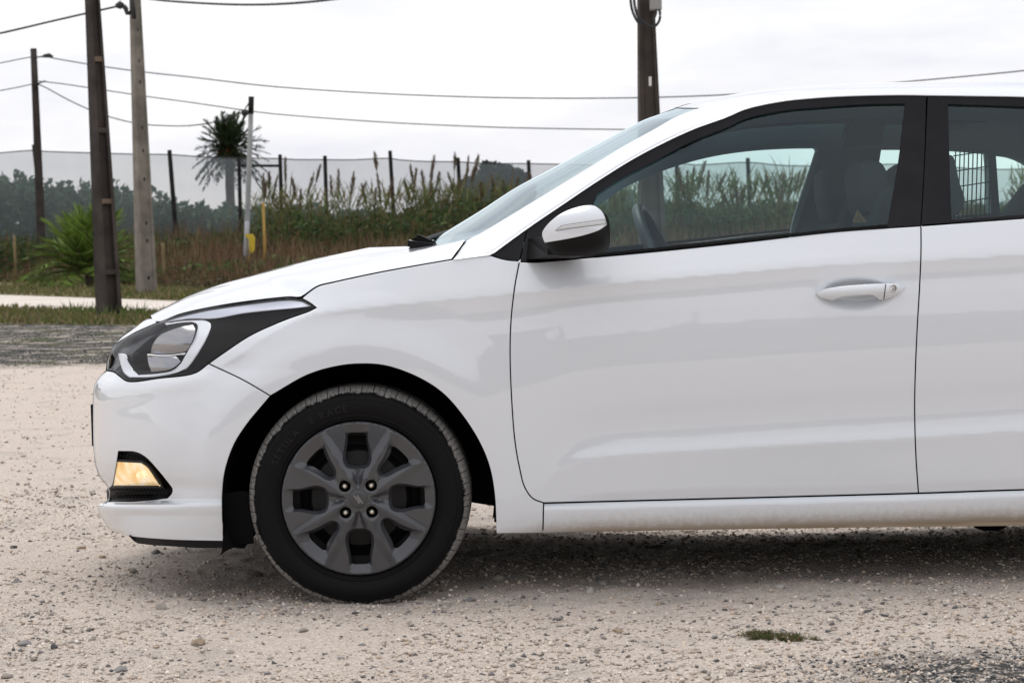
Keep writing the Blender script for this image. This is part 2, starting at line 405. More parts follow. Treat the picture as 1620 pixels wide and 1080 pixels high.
ground = mesh_obj('ground', np.stack([XX.ravel(), YY.ravel(), ZZ.ravel()], 1), gf, M_GROUND); tag(ground, kind='structure')

# pebbles: loose gravel too small to pick apart, and the larger stones one by one
OCT_V = np.array([(1, 0, 0), (-1, 0, 0), (0, 1, 0), (0, -1, 0), (0, 0, 1), (0, 0, -1)], float); OCT_F = np.array([(0, 2, 4), (2, 1, 4), (1, 3, 4), (3, 0, 4), (2, 0, 5), (1, 2, 5), (3, 1, 5), (0, 3, 5)])
def rock(seed, sub=1):
    rg = np.random.default_rng(seed); bm = bmesh.new(); bmesh.ops.create_icosphere(bm, subdivisions=sub, radius=1.0)
    ax = rg.normal(size=(7, 3)); ax /= np.linalg.norm(ax, axis=1, keepdims=True); lim = rg.uniform(.38, .78, 7)
    for v in bm.verts:
        p = np.array(v.co)
        for a, l in zip(ax, lim):
            d = p @ a
            if d > l: p = p - a * (d - l)
        v.co = p * rg.uniform(.93, 1.05)
    me = bpy.data.meshes.new('stone'); bm.to_mesh(me); bm.free(); return me
import bmesh
M_STONES = []
for i, c in enumerate([(.50, .46, .41), (.38, .34, .30), (.30, .29, .29), (.60, .56, .51), (.46, .36, .26), (.12, .12, .125)]):
    M_STONES.append(noisy('stone_%s' % 'abcdef'[i], tuple(x * .75 for x in c), c, 60, .9, .4, 120))
STONES = []
for i in range(6):
    for k in range(2):
        me = rock(40 + i * 7 + k, 2); me.materials.append(M_STONES[i]); STONES.append(me)
def stone(u, v, wpx, kind, asp=.6):
    p = PG(u, v); p[2] = float(ground_z(p[0], p[1])); s = wpx / 2 / F * (p[1] + CAM_D)
    o = bpy.data.objects.new('stone', STONES[kind * 2 + random.randrange(2)]); COL.objects.link(o); o.parent = ground
    o.location = (p[0], p[1], p[2] + s * asp * .35); o.scale = (s, s * random.uniform(.8, 1.1), s * asp); o.rotation_euler = (random.uniform(-.2, .2), random.uniform(-.2, .2), random.uniform(0, 6.3))
for q in ((787, 919, 24, 0, .7), (935, 935, 20, 3, .65), (708, 957, 20, 3, .8), (41, 1022, 27, 2, .6), (86, 1028, 14, 5, .9), (147, 1017, 18, 1, .6), (192, 1055, 30, 2, .55), (312, 1020, 28, 4, .65), (256, 960, 22, 0, .6), (398, 965, 16, 3, .8),
          (75, 905, 20, 1, .4), (25, 923, 22, 2, .4), (21, 867, 14, 5, .5), (130, 866, 20, 4, .5), (163, 880, 16, 4, .6), (249, 876, 20, 2, .7), (211, 905, 18, 1, .6), (573, 1020, 16, 2, .5), (745, 949, 22, 2, .4), (1235, 930, 18, 3, .5),
          (1168, 935, 18, 0, .4), (1040, 955, 18, 4, .4), (1400, 975, 14, 5, .5), (1372, 970, 14, 5, .6), (1433, 1068, 18, 4, .7), (1060, 1048, 20, 2, .5), (885, 990, 18, 0, .4), (862, 895, 20, 1, .6), (1033, 895, 20, 1, .6), (985, 920, 16, 3, .5),
          (955, 922, 16, 0, .5), (975, 1000, 26, 4, .35), (650, 990, 15, 0, .5), (480, 1000, 18, 1, .5), (540, 1040, 14, 2, .5), (1310, 1000, 12, 5, .6), (820, 1040, 16, 3, .5), (10, 1070, 22, 1, .5), (365, 1030, 15, 1, .5), (425, 1063, 16, 2, .5)):
    stone(*q)
for i in range(230):
    u, v = random.uniform(-20, 1640), random.uniform(870, 1078)
    stone(u, v, random.uniform(8, 13) * (.7 + .3 * (v - 860) / 200), random.choices(range(6), (5, 3, 2, 5, 3, 1))[0], random.uniform(.4, .75))
def pebbles(n, xr, yr, smin, smax, seed, pal, power=2.5, name='gravel'):
    rg = np.random.default_rng(seed); x = rg.uniform(*xr, n); y = yr[0] + (yr[1] - yr[0]) * rg.uniform(0, 1, n) ** 1.3
    kp = vnoise(x * 1.7 + 50, y * 1.7 + 50, 71) * .65 + vnoise(x * 5 + 50, y * 5 + 50, 72) * .35 > rg.uniform(.12, .72, n); x, y = x[kp], y[kp]; n = len(x)
    s = smin + (smax - smin) * rg.uniform(0, 1, n) ** power; z = ground_z(x, y)
    sc = s[:, None] * np.column_stack([rg.uniform(.8, 1.2, n), rg.uniform(.7, 1.1, n), rg.uniform(.4, .8, n)])
    v = OCT_V[None] * sc[:, None] + rg.normal(size=(n, 6, 3)) * (s * .22)[:, None, None]
    a = rg.uniform(0, 6.28, n); c, sn = np.cos(a)[:, None], np.sin(a)[:, None]; vx = v[..., 0] * c - v[..., 1] * sn; vy = v[..., 0] * sn + v[..., 1] * c
    V = np.stack([vx + x[:, None], vy + y[:, None], v[..., 2] + (z + s * .15)[:, None]], 2).reshape(-1, 3)
    Fc = (OCT_F[None] + (np.arange(n) * 6)[:, None, None]).reshape(-1, 3)
    pal = np.array(pal); ci = rg.integers(0, len(pal), n); cc = pal[ci] * rg.uniform(.8, 1.15, (n, 1)); cols = np.repeat(cc, 6, 0)
    return V, Fc, cols
PAL = [(.56, .48, .41), (.48, .40, .34), (.40, .35, .31), (.66, .59, .52), (.58, .47, .37), (.30, .27, .25), (.54, .49, .45), (.74, .68, .60), (.62, .52, .43), (.70, .62, .54), (.60, .52, .45), (.17, .165, .165)]
A = [pebbles(130000, (-2.6, 2.6), (-1.7, 3.2), .0014, .0092, 3, PAL, 2.9), pebbles(22000, (-6, 4), (2.5, 15), .003, .013, 4, PAL, 2.4),
     pebbles(34000, (-9, 3), (13.5, 25), .004, .015, 14, [(.045, .045, .046), (.08, .08, .08), (.12, .118, .115), (.19, .18, .17), (.46, .41, .35), (.06, .07, .03), (.065, .065, .065)], 2.0)]
# the dark patch of chippings by the camera, lower right
rgp = np.random.default_rng(9); pp = pebbles(9000, (float(pn[0]) - .75, float(pn[0]) + .5), (float(pn[1]) - .35, float(pn[1]) + .30), .0018, .006, 6, [(.06, .062, .07), (.10, .105, .115), (.16, .165, .17), (.55, .52, .48), (.62, .56, .48), (.07, .07, .075), (.30, .30, .30)], 2)
cx_ = pp[0].reshape(-1, 6, 3).mean(1); dd_ = np.hypot((cx_[:, 0] - pn[0]) * .62, cx_[:, 1] - pn[1]); kk = dd_ + rgp.uniform(-.12, .12, len(dd_)) < .30
A.append((pp[0].reshape(-1, 6, 3)[kk].reshape(-1, 3), (OCT_F[None] + (np.arange(kk.sum()) * 6)[:, None, None]).reshape(-1, 3), pp[2].reshape(-1, 6, 3)[kk].reshape(-1, 3)))
V, Fc, Cc, k = [], [], [], 0
for v, f, c in A: V.append(v); Fc.append(f + k); Cc.append(c); k += len(v)
gv = mesh_obj('loose_gravel', np.vstack(V), np.vstack(Fc), attr_mat('pebble', .92, spec=.15), ground, False, cols=np.vstack(Cc)); tag(gv, kind='stuff')

# ---- blades and leaves
def blades(base, tip, width, bend, cols):
    """flat bent blades, n of each"""
    n = len(base); d = tip - base; sidev = np.column_stack([-d[:, 1], d[:, 0], np.zeros(n)]) + RNG.normal(size=(n, 3)) * .05 * np.linalg.norm(d, axis=1)[:, None]
    rnd_ = RNG.normal(size=(n, 3)); rnd_[:, 2] = 0; sidev = sidev * .4 + rnd_ * np.linalg.norm(d, axis=1)[:, None] * .5
    sidev /= np.linalg.norm(sidev, axis=1, keepdims=True) + 1e-9; w_ = sidev * np.asarray(width).reshape(-1, 1)
    mid = base + d * .55 + np.asarray(bend)
    V = np.stack([base - w_, base + w_, mid - w_ * .8, mid + w_ * .8, tip], 1).reshape(-1, 3)
    Fc = (np.array([(0, 1, 3), (0, 3, 2), (2, 3, 4)])[None] + (np.arange(n) * 5)[:, None, None]).reshape(-1, 3)
    return V, Fc, np.repeat(cols, 5, 0)
def leaves(cen, size, cols, flat=.0, elong=1.8):
    n = len(cen); a = RNG.normal(size=(n, 3)); a[:, 2] *= (1 - flat * .6); a /= np.linalg.norm(a, axis=1, keepdims=True); b = RNG.normal(size=(n, 3)); b -= a * np.sum(a * b, 1)[:, None]; b /= np.linalg.norm(b, axis=1, keepdims=True)
    s = np.asarray(size).reshape(-1, 1)
    V = np.stack([cen - a * s * elong / 2, cen + b * s * .5, cen + a * s * elong / 2, cen - b * s * .5], 1).reshape(-1, 3)
    Fc = (np.array([(0, 1, 2), (0, 2, 3)])[None] + (np.arange(n) * 4)[:, None, None]).reshape(-1, 3)
    return V, Fc, np.repeat(cols, 4, 0)
def join(L):
    V, Fc, Cc, k = [], [], [], 0
    for v, f, c in L: V.append(v); Fc.append(f + k); Cc.append(c); k += len(v)
    return np.vstack(V), np.vstack(Fc), np.vstack(Cc)
def pick(pal, n, j=.18):
    pal = np.array(pal); return pal[RNG.integers(0, len(pal), n)] * RNG.uniform(1 - j, 1 + j, (n, 1))
M_LEAF = attr_mat('foliage', .7, .30); M_DRY = attr_mat('dry_stalks', .85, .2)
# small grass tuft in the gravel
n = 4200; ta = RNG.uniform(0, 6.28, n); tr = np.sqrt(RNG.uniform(0, 1, n)); lobes = .75 + .35 * np.sin(ta * 3 + 1) * np.sin(ta * 5)
cu = 1232 + 66 * tr * lobes * np.cos(ta); cv = 1010 + 10 * tr * lobes * np.sin(ta)
kt = vnoise(cu / 7.0, cv / 2.5, 81) > .42; cu, cv = cu[kt], cv[kt]; n = len(cu)
base = np.array([PG(a, b) for a, b in zip(cu, cv)]); base[:, 2] = ground_z(base[:, 0], base[:, 1]) - .002
tip = base + np.column_stack([RNG.normal(0, .009, n), RNG.normal(0, .009, n), RNG.uniform(.004, .017, n)])
tuft = mesh_obj('grass_tuft', *[x for x in blades(base, tip, np.full(n, .0009), np.zeros((n, 3)), pick([(.07, .10, .03), (.10, .13, .05), (.05, .075, .02), (.16, .14, .07), (.20, .12, .07)], n))[:2]], M_LEAF, None, False, cols=np.repeat(pick([(.07, .10, .03), (.10, .13, .05), (.05, .075, .02), (.16, .14, .07), (.20, .12, .07)], n), 5, 0))
tag(tuft, 'small low patch of green grass growing in the gravel beneath the front door', 'grass')

# ---- lane and verges beyond the lot
def strip(name, lower, upper, z, m):
    L = np.array([PG(*p, z) for p in lower]); U = np.array([PG(*p, z) for p in upper]); n = len(L)
    return tag(mesh_obj(name, np.vstack([L, U]), [(i, i+1, n+i+1, n+i) for i in range(n - 1)], m, None, False), kind='structure')
M_VERGE = noisy('grass_verge', (.10, .105, .035), (.20, .16, .085), .9, .95, .4, 20, lo=.38, hi=.62)
M_LANE = noisy('pale_lane', (.60, .53, .46), (.72, .66, .60), .6, .95, .2, 12)
us = (-1800, -1200, -700, -200, 0, 120, 240, 420, 800, 1300, 1900, 2400, 3200)
ext = lambda u, f: f(u) if u > -200 else f(-200) + (-200 - u) * .0262
lo1 = [(u, ext(u, lambda q: 512 + .010 * q)) for u in us]; hi1 = [(u, ext(u, lambda q: 486 + .035 * q)) if u < 420 else (u, 500 + .002 * (u - 420)) for u in us]
hi2 = [(u, ext(u, lambda q: 466 + .034 * q)) if u < 420 else (u, 480.3 - .006 * (u - 420)) for u in us]
hi3 = [(u, ext(u, lambda q: 441 + .060 * q)) if u < 420 else (u, 466.2 - .02 * (u - 420)) for u in us]
strip('near_verge', lo1, hi1, .004, M_VERGE); strip('lane', hi1, hi2, .008, M_LANE); strip('far_verge', hi2, hi3, .012, M_VERGE)
GR, GD = [], []
def scatter_px(n, u0, u1, vlo, vhi):
    u = RNG.uniform(u0, u1, n); f = RNG.uniform(0, 1, n); v = vlo(u) + (vhi(u) - vlo(u)) * f
    return np.array([PG(a, b, .01) for a, b in zip(u, v)])
f_lo1 = lambda u: np.interp(u, us, [p[1] for p in lo1]); f_hi1 = lambda u: np.interp(u, us, [p[1] for p in hi1]); f_hi2 = lambda u: np.interp(u, us, [p[1] for p in hi2]); f_hi3 = lambda u: np.interp(u, us, [p[1] for p in hi3])
GP = [(.10, .13, .035), (.14, .16, .05), (.22, .18, .09), (.08, .10, .03), (.26, .21, .12), (.13, .10, .05)]
for (a, b, n, h) in ((f_lo1, f_hi1, 18000, .07), (f_hi2, f_hi3, 18000, .10)):
    p = scatter_px(n, -1000, 420, a, b); tp = p + np.column_stack([RNG.normal(0, h * .5, n), RNG.normal(0, h * .5, n), RNG.uniform(.3, 1.6, n) * h]); GR.append(blades(p, tp, np.full(n, .014), np.zeros((n, 3)), pick(GP, n)))
p = scatter_px(300, 100, 300, lambda u: f_lo1(u) - 8, lambda u: f_hi1(u) + 4); n = 300; tp = p + np.column_stack([RNG.normal(0, .08, n), RNG.normal(0, .08, n), RNG.uniform(.05, .24, n)]); GR.append(blades(p, tp, np.full(n, .010), np.zeros((n, 3)), pick([(.08, .12, .03), (.12, .15, .05)], n)))
v, f, c = join(GR); tag(mesh_obj('verge_grass', v, f, M_LEAF, None, False, cols=c), 'short patchy grass along both sides of the pale lane', 'grass', kind='stuff')

# ================================================================== WINDBREAK NET with posts
YN = 84.0
TOPN = [(-1800, 292), (-1500, 284), (-1100, 274), (-800, 268), (-420, 258), (-200, 250), (-60, 244), (0, 242), (49, 238), (67, 239.4), (145, 242), (215, 244), (270, 244.6), (316, 248), (379, 250), (420, 250.6), (442, 251), (469, 252.6), (513, 252.6), (558, 253), (617, 250.5), (632, 253), (676, 255.6), (724, 256), (765, 258.5), (836, 259), (960, 261), (1070, 258), (1100, 261), (1183, 257), (1240, 262), (1330, 262), (1440, 260), (1560, 268), (1700, 266), (1850, 270), (2100, 274), (2500, 273), (3000, 274)]
NT = np.array([P(u, v, YN) for u, v in sm(TOPN, 18)])
M_NET = bpy.data.materials.new('net'); M_NET.use_nodes = True; t_ = M_NET.node_tree; t_.nodes.remove(t_.nodes['Principled BSDF'])
d_ = N(t_, 'ShaderNodeBsdfDiffuse'); d_.inputs[0].default_value = (.20, .225, .235, 1); l_ = N(t_, 'ShaderNodeBsdfTranslucent'); l_.inputs[0].default_value = (.27, .30, .32, 1); tr_ = N(t_, 'ShaderNodeBsdfTransparent')
m1 = N(t_, 'ShaderNodeMixShader'); m1.inputs[0].default_value = .5; m2 = N(t_, 'ShaderNodeMixShader')
c_ = N(t_, 'ShaderNodeTexCoord'); mp_ = N(t_, 'ShaderNodeMapping'); mp_.inputs['Scale'].default_value = (.5, .5, .12); t_.links.new(c_.outputs['Object'], mp_.inputs[0]); n_ = noise(t_, 2.0, 4, .5, vec=mp_.outputs[0])
mr_ = N(t_, 'ShaderNodeMapRange'); mr_.inputs['To Min'].default_value = .40; mr_.inputs['To Max'].default_value = .50; t_.links.new(n_.outputs['Fac'], mr_.inputs['Value']); t_.links.new(mr_.outputs[0], m2.inputs[0])
t_.links.new(d_.outputs[0], m1.inputs[1]); t_.links.new(l_.outputs[0], m1.inputs[2]); t_.links.new(tr_.outputs[0], m2.inputs[1]); t_.links.new(m1.outputs[0], m2.inputs[2]); t_.links.new(m2.outputs[0], t_.nodes['Material Output'].inputs['Surface'])
nn = len(NT); rowsN = []
for k in range(9):
    q = NT.copy(); q[:, 2] = NT[:, 2] * (1 - k / 8); q[:, 1] += .10 * np.sin(np.arange(nn) * .9 + k) * min(k, 3) / 3 + .25 * math.sin(k * .5); rowsN.append(q)
net = mesh_obj('windbreak_net', np.vstack(rowsN), [(i*nn + j, i*nn + j + 1, (i+1)*nn + j + 1, (i+1)*nn + j) for i in range(8) for j in range(nn - 1)], M_NET, None, True)
tag(net, 'long pale grey windbreak net hung between dark posts behind the scrub', 'net')
mb = MB(); mb.tube(NT, .022, 5); mb.obj('top_cable', mat('dark_cable', (.03, .03, .03), .7), net)
M_POST = noisy('tarred_post', (.010, .010, .011), (.028, .026, .024), 3, .85)
for (ut, vt, ub, vb, wp) in ((268, 237.5, 278.5, 370, 7.5), (53, 229, 66, 350, 6), (378, 248, 381, 370, 6.5), (443, 244.5, 446, 350, 6.5), (514, 246.5, 518, 380, 6.5), (617, 238.5, 624, 360, 6.5), (724.5, 249.5, 730, 360, 6.5), (836, 253.5, 841, 350, 6.5), (965, 255, 969, 350, 7), (1070, 250, 1074, 350, 7), (1183, 250, 1187, 350, 7), (1313, 252, 1317, 350, 7), (1560, 262, 1564, 350, 7), (-120, 238, -112, 350, 7), (-330, 246, -322, 350, 7), (-560, 254, -552, 360, 7), (-800, 260, -792, 370, 7), (-1050, 266, -1042, 380, 7), (1720, 258, 1724, 350, 7), (1880, 262, 1884, 350, 7), (2060, 265, 2064, 350, 7), (2250, 265, 2254, 350, 7)):
    a, b = P(ut, vt, YN - .3), P(ub, vb, YN - .3); d_v = (b - a); b = a + d_v * (a[2] / (a[2] - b[2])); s = wp / 2 / F * (YN + CAM_D)
    mb = MB(); mb.tube([b, b + (a - b) * .5, a], [s * 1.12, s, s * .92], 8); mb.obj('post', M_POST, net)
mb = MB(); mb.tube([P(379, 262, YN - .5), P(444, 262.5, YN - .5)], .06, 6); mb.obj('crossbar', M_POST, net)

# ================================================================== POLES AND CABLES
M_CONC = noisy('weathered_concrete', (.15, .135, .115), (.27, .245, .21), 2.2, .9, .3, 18); M_CONC2 = noisy('dark_concrete', (.038, .031, .028), (.085, .070, .062), 2.0, .9, .3, 18); M_RUST = noisy('rust', (.12, .085, .06), (.19, .14, .10), 8, .9)
def h_pole(name, label, base_px, top_px, wb, wt, m, rotz, rungs=9, group=None, web=.12):
    """concrete pole of H section: two flanges, a recessed web and step rungs in the recess"""
    b = PG(*base_px); d = b[1]; t = P(top_px[0], top_px[1], d); sb = wb / F * (d + CAM_D); st_ = wt / F * (d + CAM_D)
    root = empty(name, tuple(b)); tag(root, label, 'pole', group)
    cz, sz = math.cos(rotz), math.sin(rotz)
    def ring(prof, k, s):
        c = b + (t - b) * k; return [(c[0] + (x * cz - y * sz) * s, c[1] + (x * sz + y * cz) * s, c[2]) for x, y in prof]
    H = [(-.5, -.42), (-.30, -.42), (-.30, -web), (.30, -web), (.30, -.42), (.5, -.42), (.5, .42), (.30, .42), (.30, web), (-.30, web), (-.30, .42), (-.5, .42)]
    ks = np.linspace(-.02, 1, 9); V = []; n = len(H)
    for k in ks: V += ring(H, k, sb + (st_ - sb) * max(k, 0))
    f = [(i*n + j, i*n + (j+1) % n, (i+1)*n + (j+1) % n, (i+1)*n + j) for i in range(len(ks) - 1) for j in range(n)] + [tuple(range((len(ks)-1)*n, len(ks)*n))]
    mesh_obj('shaft', np.array(V), f, m, root, False)
    for i in range(rungs):
        k = (i + .6) / rungs; s = sb + (st_ - sb) * k
        for sy in (-1, 1):
            q = [(-.31, sy * .13), (.31, sy * .13), (.31, sy * .40), (-.31, sy * .40)]; hh = .035
            V = ring(q, k, s); c2 = [(x, y, z + hh * 2) for x, y, z in V]; mesh_obj('rung', np.array(V + c2), [(0, 1, 2, 3), (4, 5, 6, 7), (0, 1, 5, 4), (1, 2, 6, 5), (2, 3, 7, 6), (3, 0, 4, 7)], M_RUST if i % 2 else m, root, False)
    if web > .3:
        for i in range(10):
            k = (i + .5 + .25 * math.sin(i * 2.3)) / 10; s = sb + (st_ - sb) * k; V = ring([(-.07, -web - .004), (.07, -web - .004), (.07, -web + .02), (-.07, -web + .02)], k, s); c2 = [(x, y, z + .07) for x, y, z in V]
            mesh_obj('bolt_hole', np.array(V + c2), [(0, 1, 2, 3), (4, 5, 6, 7), (0, 1, 5, 4), (1, 2, 6, 5), (2, 3, 7, 6), (3, 0, 4, 7)], M_POST, root, False)
    return root, b, t
p1, p1b, p1t = h_pole('concrete_pole', 'tall dark brown concrete pole with rungs on the verge before the lane', (173, 501), (143, -60), 33, 17, M_CONC2, R(38), 5)
p2, p2b, p2t = h_pole('concrete_pole', 'pale grey concrete pole carrying cables beyond the lane', (232, 467), (212.5, -30), 27, 13.5, M_CONC, R(35), 0, web=.37)
p3, p3b, p3t = h_pole('concrete_pole', 'dark concrete pole with cable loops and a box, rising behind the windscreen', (1035, 498), (1020, -60), 44, 22, M_CONC2, R(6), 0, web=.30)
def round_pole(name, label, base, topx, Y, rb, rt, m, group=None):
    t = P(topx[0], topx[1], Y); b = P(base[0], base[1], Y); b = t + (b - t) * (t[2] / (t[2] - b[2]))
    root = empty(name, tuple(b)); tag(root, label, 'pole', group); mb = MB(); mb.tube([b + (t - b) * k for k in np.linspace(0, 1, 6)], np.linspace(rb, rt, 6), 10); mb.obj('shaft', m, root, True); return root, b, t
M_WOOD = noisy('dark_wood', (.03, .025, .023), (.065, .052, .046), 2, .9)
p4, p4b, p4t = round_pole('wooden_pole', 'dark wooden pole at the far left holding three cables', (68, 440), (53, 77), 74, .17, .11, M_WOOD)
M_GALV = noisy('grey_post', (.30, .31, .31), (.42, .43, .42), 2, .7)
p5, p5b, p5t = round_pole('service_post', 'thin grey service post with black top in front of the tall palm', (388, 445), (397, 178), 62, .085, .075, M_GALV)
mb = MB(); mb.tube([P(397, 180, 62), P(397.5, 153, 62)], .085, 10); mb.obj('black_cap', M_POST, p5, True)
mb = MB(); mb.tube([P(386.5, 443, 61.8), P(390, 372, 61.8), P(391, 350, 61.8)], .06, 8); mb.obj('conduit', mat('conduit_grey', (.42, .43, .46), .5), p5, True)
M_YEL = mat('yellow_tape', (.62, .45, .03), .6)
q = [P(u, v, 61.6) for u, v in ((387, 370), (399, 370), (403, 376), (402.5, 396), (398, 401), (394.5, 399), (393.5, 378), (388, 374))]; q2 = [x + np.array([0, .12, 0]) for x in q]; n = 8
mesh_obj('yellow_wrap', np.array(q + q2), [tuple(range(n)), tuple(range(n, 2*n))] + [(i, (i+1) % n, n + (i+1) % n, n + i) for i in range(n)], M_YEL, p5, False)
mb = MB(); mb.tube([P(397, 400, 61.6), P(393, 412, 61.6), P(390.5, 420, 61.6)], .03, 6); mb.obj('yellow_tail', M_YEL, p5)
M_CAB = mat('cable_black', (.025, .025, .027), .6)
def cable(label, pts, Y, rad, group='overhead cables'):
    Yv = np.broadcast_to(np.asarray(Y, float), (len(pts),)); p = sm([(u, v, y) for (u, v), y in zip(pts, Yv)], 14)
    mb = MB(); mb.tube(P(p[:, 0], p[:, 1], p[:, 2]), rad * .72, 6); return tag(mb.obj('overhead_cable', M_CAB, None, True), label, 'cable', group)
Y2 = float(p2b[1])
cable('twisted cable rising from the left edge to the top of the pale pole', [(-1300, 210), (-800, 178), (-260, 105), (-120, 78), (0, 53), (90, 32), (187, 10)], Y2 - .3, .032)
cable('twisted cable sagging right from the top of the pale pole', [(223, -3), (240, -1), (262, 1.5), (311, 5), (370, 7.5), (420, 7.5), (470, 5), (520, 0), (640, -18), (780, -45)], np.linspace(Y2, Y2 - 8, 10), .034)
cable('topmost long cable crossing behind the car roof', [(78, 91), (88, 93), (160, 105), (230, 114.5), (300, 122), (420, 136), (520, 143.5), (620, 149), (740, 153.5), (850, 155.5), (1000, 155), (1130, 151), (1300, 140.5), (1495, 124), (1620, 112), (1760, 95), (1900, 75), (2300, 15), (2700, -50)], np.linspace(73, 60, 19), .030)
cable('second long cable passing the service post and ending behind the windscreen', [(62, 129), (75, 130), (100, 133), (160, 142), (230, 152.5), (300, 162), (390, 175), (430, 180), (600, 193), (720, 199), (820, 202.5), (990, 205), (1150, 205), (1300, 202), (1600, 190), (2000, 160), (2500, 110)], np.linspace(74, 62, 17), .028)
cable('sagging cable slung from the wooden pole to the service post', [(62, 134), (75, 140), (100, 154), (140, 173), (180, 187), (220, 196), (260, 199), (300, 199), (345, 192), (375, 182), (388, 176)], np.linspace(74, 62, 11), .028)
cable('short upper cable leaving the wooden pole to the left edge', [(-1300, 215), (-800, 190), (-400, 150), (-160, 123), (-60, 109), (0, 100), (30, 94), (52, 90)], 74, .026)
cable('short lower cable leaving the wooden pole to the left edge', [(-1300, 255), (-800, 228), (-400, 188), (-160, 164), (-60, 152), (0, 143.5), (30, 138), (52, 133)], 74, .026)
def clamp(pts, Y, rad, parent, name='insulator'):
    mb = MB(); mb.tube([P(u, v, Y) for u, v in pts], rad, 8); return mb.obj(name, M_CAB, parent, True)
clamp([(66, 90), (72, 88.5), (78, 88), (84, 90)], 73.8, [.03, .07, .08, .03], p4); clamp([(53, 91), (66, 90)], 73.8, .025, p4, 'bracket'); clamp([(55, 141), (62, 132), (72, 128)], 73.9, .025, p4, 'bracket')
clamp([(183, 10), (190, 8), (196, 9.5)], Y2 - .3, [.04, .09, .04], p2); clamp([(196, 9.5), (199.5, 15), (201, 21), (207, 20)], Y2 - .3, .05, p2, 'bracket')
clamp([(207, -6), (210, 8), (212, 30)], Y2 - .35, .05, p2, 'bracket'); clamp([(384, 183), (387.5, 178), (389, 173)], 61.8, [.04, .13, .05], p5); clamp([(388, 172), (394, 163)], 61.8, .02, p5, 'bracket')
Y3 = float(p3b[1])
for pts in ([(998, -20), (998, 5), (1002, 22), (1010, 36), (1017, 40)], [(1003, -20), (1004, 8), (1010, 28), (1016, 33)], [(1040, 6), (1044, 20), (1043, 33), (1036, 42), (1028, 42), (1014, 32)], [(1037, 9), (1038, 20), (1034, 31), (1031, 36)]):
    mb = MB(); mb.tube([P(u, v, Y3 - .28) for u, v in sm(pts, 3)], .018, 6); mb.obj('cable_loop', M_CAB, p3, True)
q = P(1037, 3, Y3 - .2); mb = MB(); mb.box(q, (.14, .2, .20)); mb.obj('junction_box', mat('box_grey', (.30, .29, .28), .6), p3)
q = P(1028.5, 129, Y3 - .2); mb = MB(); mb.box(q, (.03, .06, .11)); mb.obj('number_tag', M_WHITEPL, p3)
# wooden stakes
M_STAKE = noisy('pale_stake', (.13, .10, .05), (.22, .165, .085), 3, .9)
M_STAKE2 = noisy('ochre_stake', (.36, .22, .06), (.48, .31, .10), 3, .9)
for (ub, vb, ut, vt, Y, wpx, lab) in ((418, 408, 416.5, 320, 58, 5.5, 'tall ochre wooden stake right of the service post'), (138, 452, 134.5, 374, 54, 6.5, 'wooden stake standing before the young palm'), (24, 447, 22.5, 372, 62, 5.5, 'wooden stake at the left edge of the scrub'), (259, 460, 257.5, 384, 50, 6, 'wooden stake just right of the pale concrete pole')):
    a, b = P(ub, vb, Y), P(ut, vt, Y); a = b + (a - b) * ((b[2] + .05) / (b[2] - a[2])); s = wpx / 2 / F * (Y + CAM_D); mb = MB(); mb.tube([a, a * .5 + b * .5 + np.array([.02, 0, 0]), b], [s, s * .9, s * .8], 7); tag(mb.obj('stake', M_STAKE2 if 'tall' in lab else M_STAKE, None, True), lab, 'stake', 'wooden stakes in the scrub')

# ================================================================== VEGETATION
def zat(u, v, Y): return float(P(u, v, Y)[2])
# dark scrub behind the net
def thicket(name, label, prof, Y0, Y1, n, pal, size, cat='shrubs', zmin=.0, twigs=0):
    """mass of leaves whose top follows the profile (u, v)"""
    pu = np.array([p[0] for p in prof], float); pv = np.array([p[1] for p in prof], float)
    u = RNG.uniform(pu[0], pu[-1], n); Y = RNG.uniform(Y0, Y1, n)
    top = np.array([zat(a, b, c) for a, b, c in zip(u, np.interp(u, pu, pv), Y)])
    lump = vnoise(u / 17.0, Y * .6, 12) * .55 + vnoise(u / 6.0, Y * 1.7, 13) * .45
    top = top * (.60 + .52 * lump)
    z = zmin + (top - zmin) * (1 - RNG.uniform(0, 1, n) ** 1.35 * .98)
    x = np.array([P(a, 400, c)[0] for a, c in zip(u, Y)])
    L = [leaves(np.column_stack([x, Y, z]), RNG.uniform(.6, 1.3, n) * size, pick(pal, n, .35))]
    if twigs:
        i = RNG.integers(0, n, twigs); b = np.column_stack([x[i], Y[i], top[i] * .6]); t = np.column_stack([x[i] + RNG.normal(0, .12, twigs), Y[i], top[i] + RNG.uniform(0, .5, twigs)]); L.append(blades(b, t, np.full(twigs, .02), np.zeros((twigs, 3)), pick(pal, twigs, .3)))
    v, f, c = join(L); o = mesh_obj(name, v, f, M_LEAF, None, False, cols=c); return tag(o, label, cat, kind='stuff')
DK = [(.055, .105, .055), (.072, .13, .066), (.040, .082, .044), (.085, .135, .07)]
thicket('evergreen_scrub', 'dark evergreen scrub growing behind the windbreak net', [(-1800, 318), (-1000, 298), (-400, 282), (-100, 276), (0, 276), (30, 270), (60, 277), (90, 286), (130, 290), (170, 287), (205, 296), (240, 304), (280, 310), (330, 324), (370, 322), (400, 330), (470, 320), (520, 328), (560, 335), (640, 330), (700, 318), (760, 320), (840, 330), (950, 318), (1000, 300), (1040, 318), (1150, 325), (1300, 322), (1500, 320), (1700, 318), (2000, 320), (2700, 312)], 86.5, 97, 150000, DK, .21, zmin=.2, twigs=900)
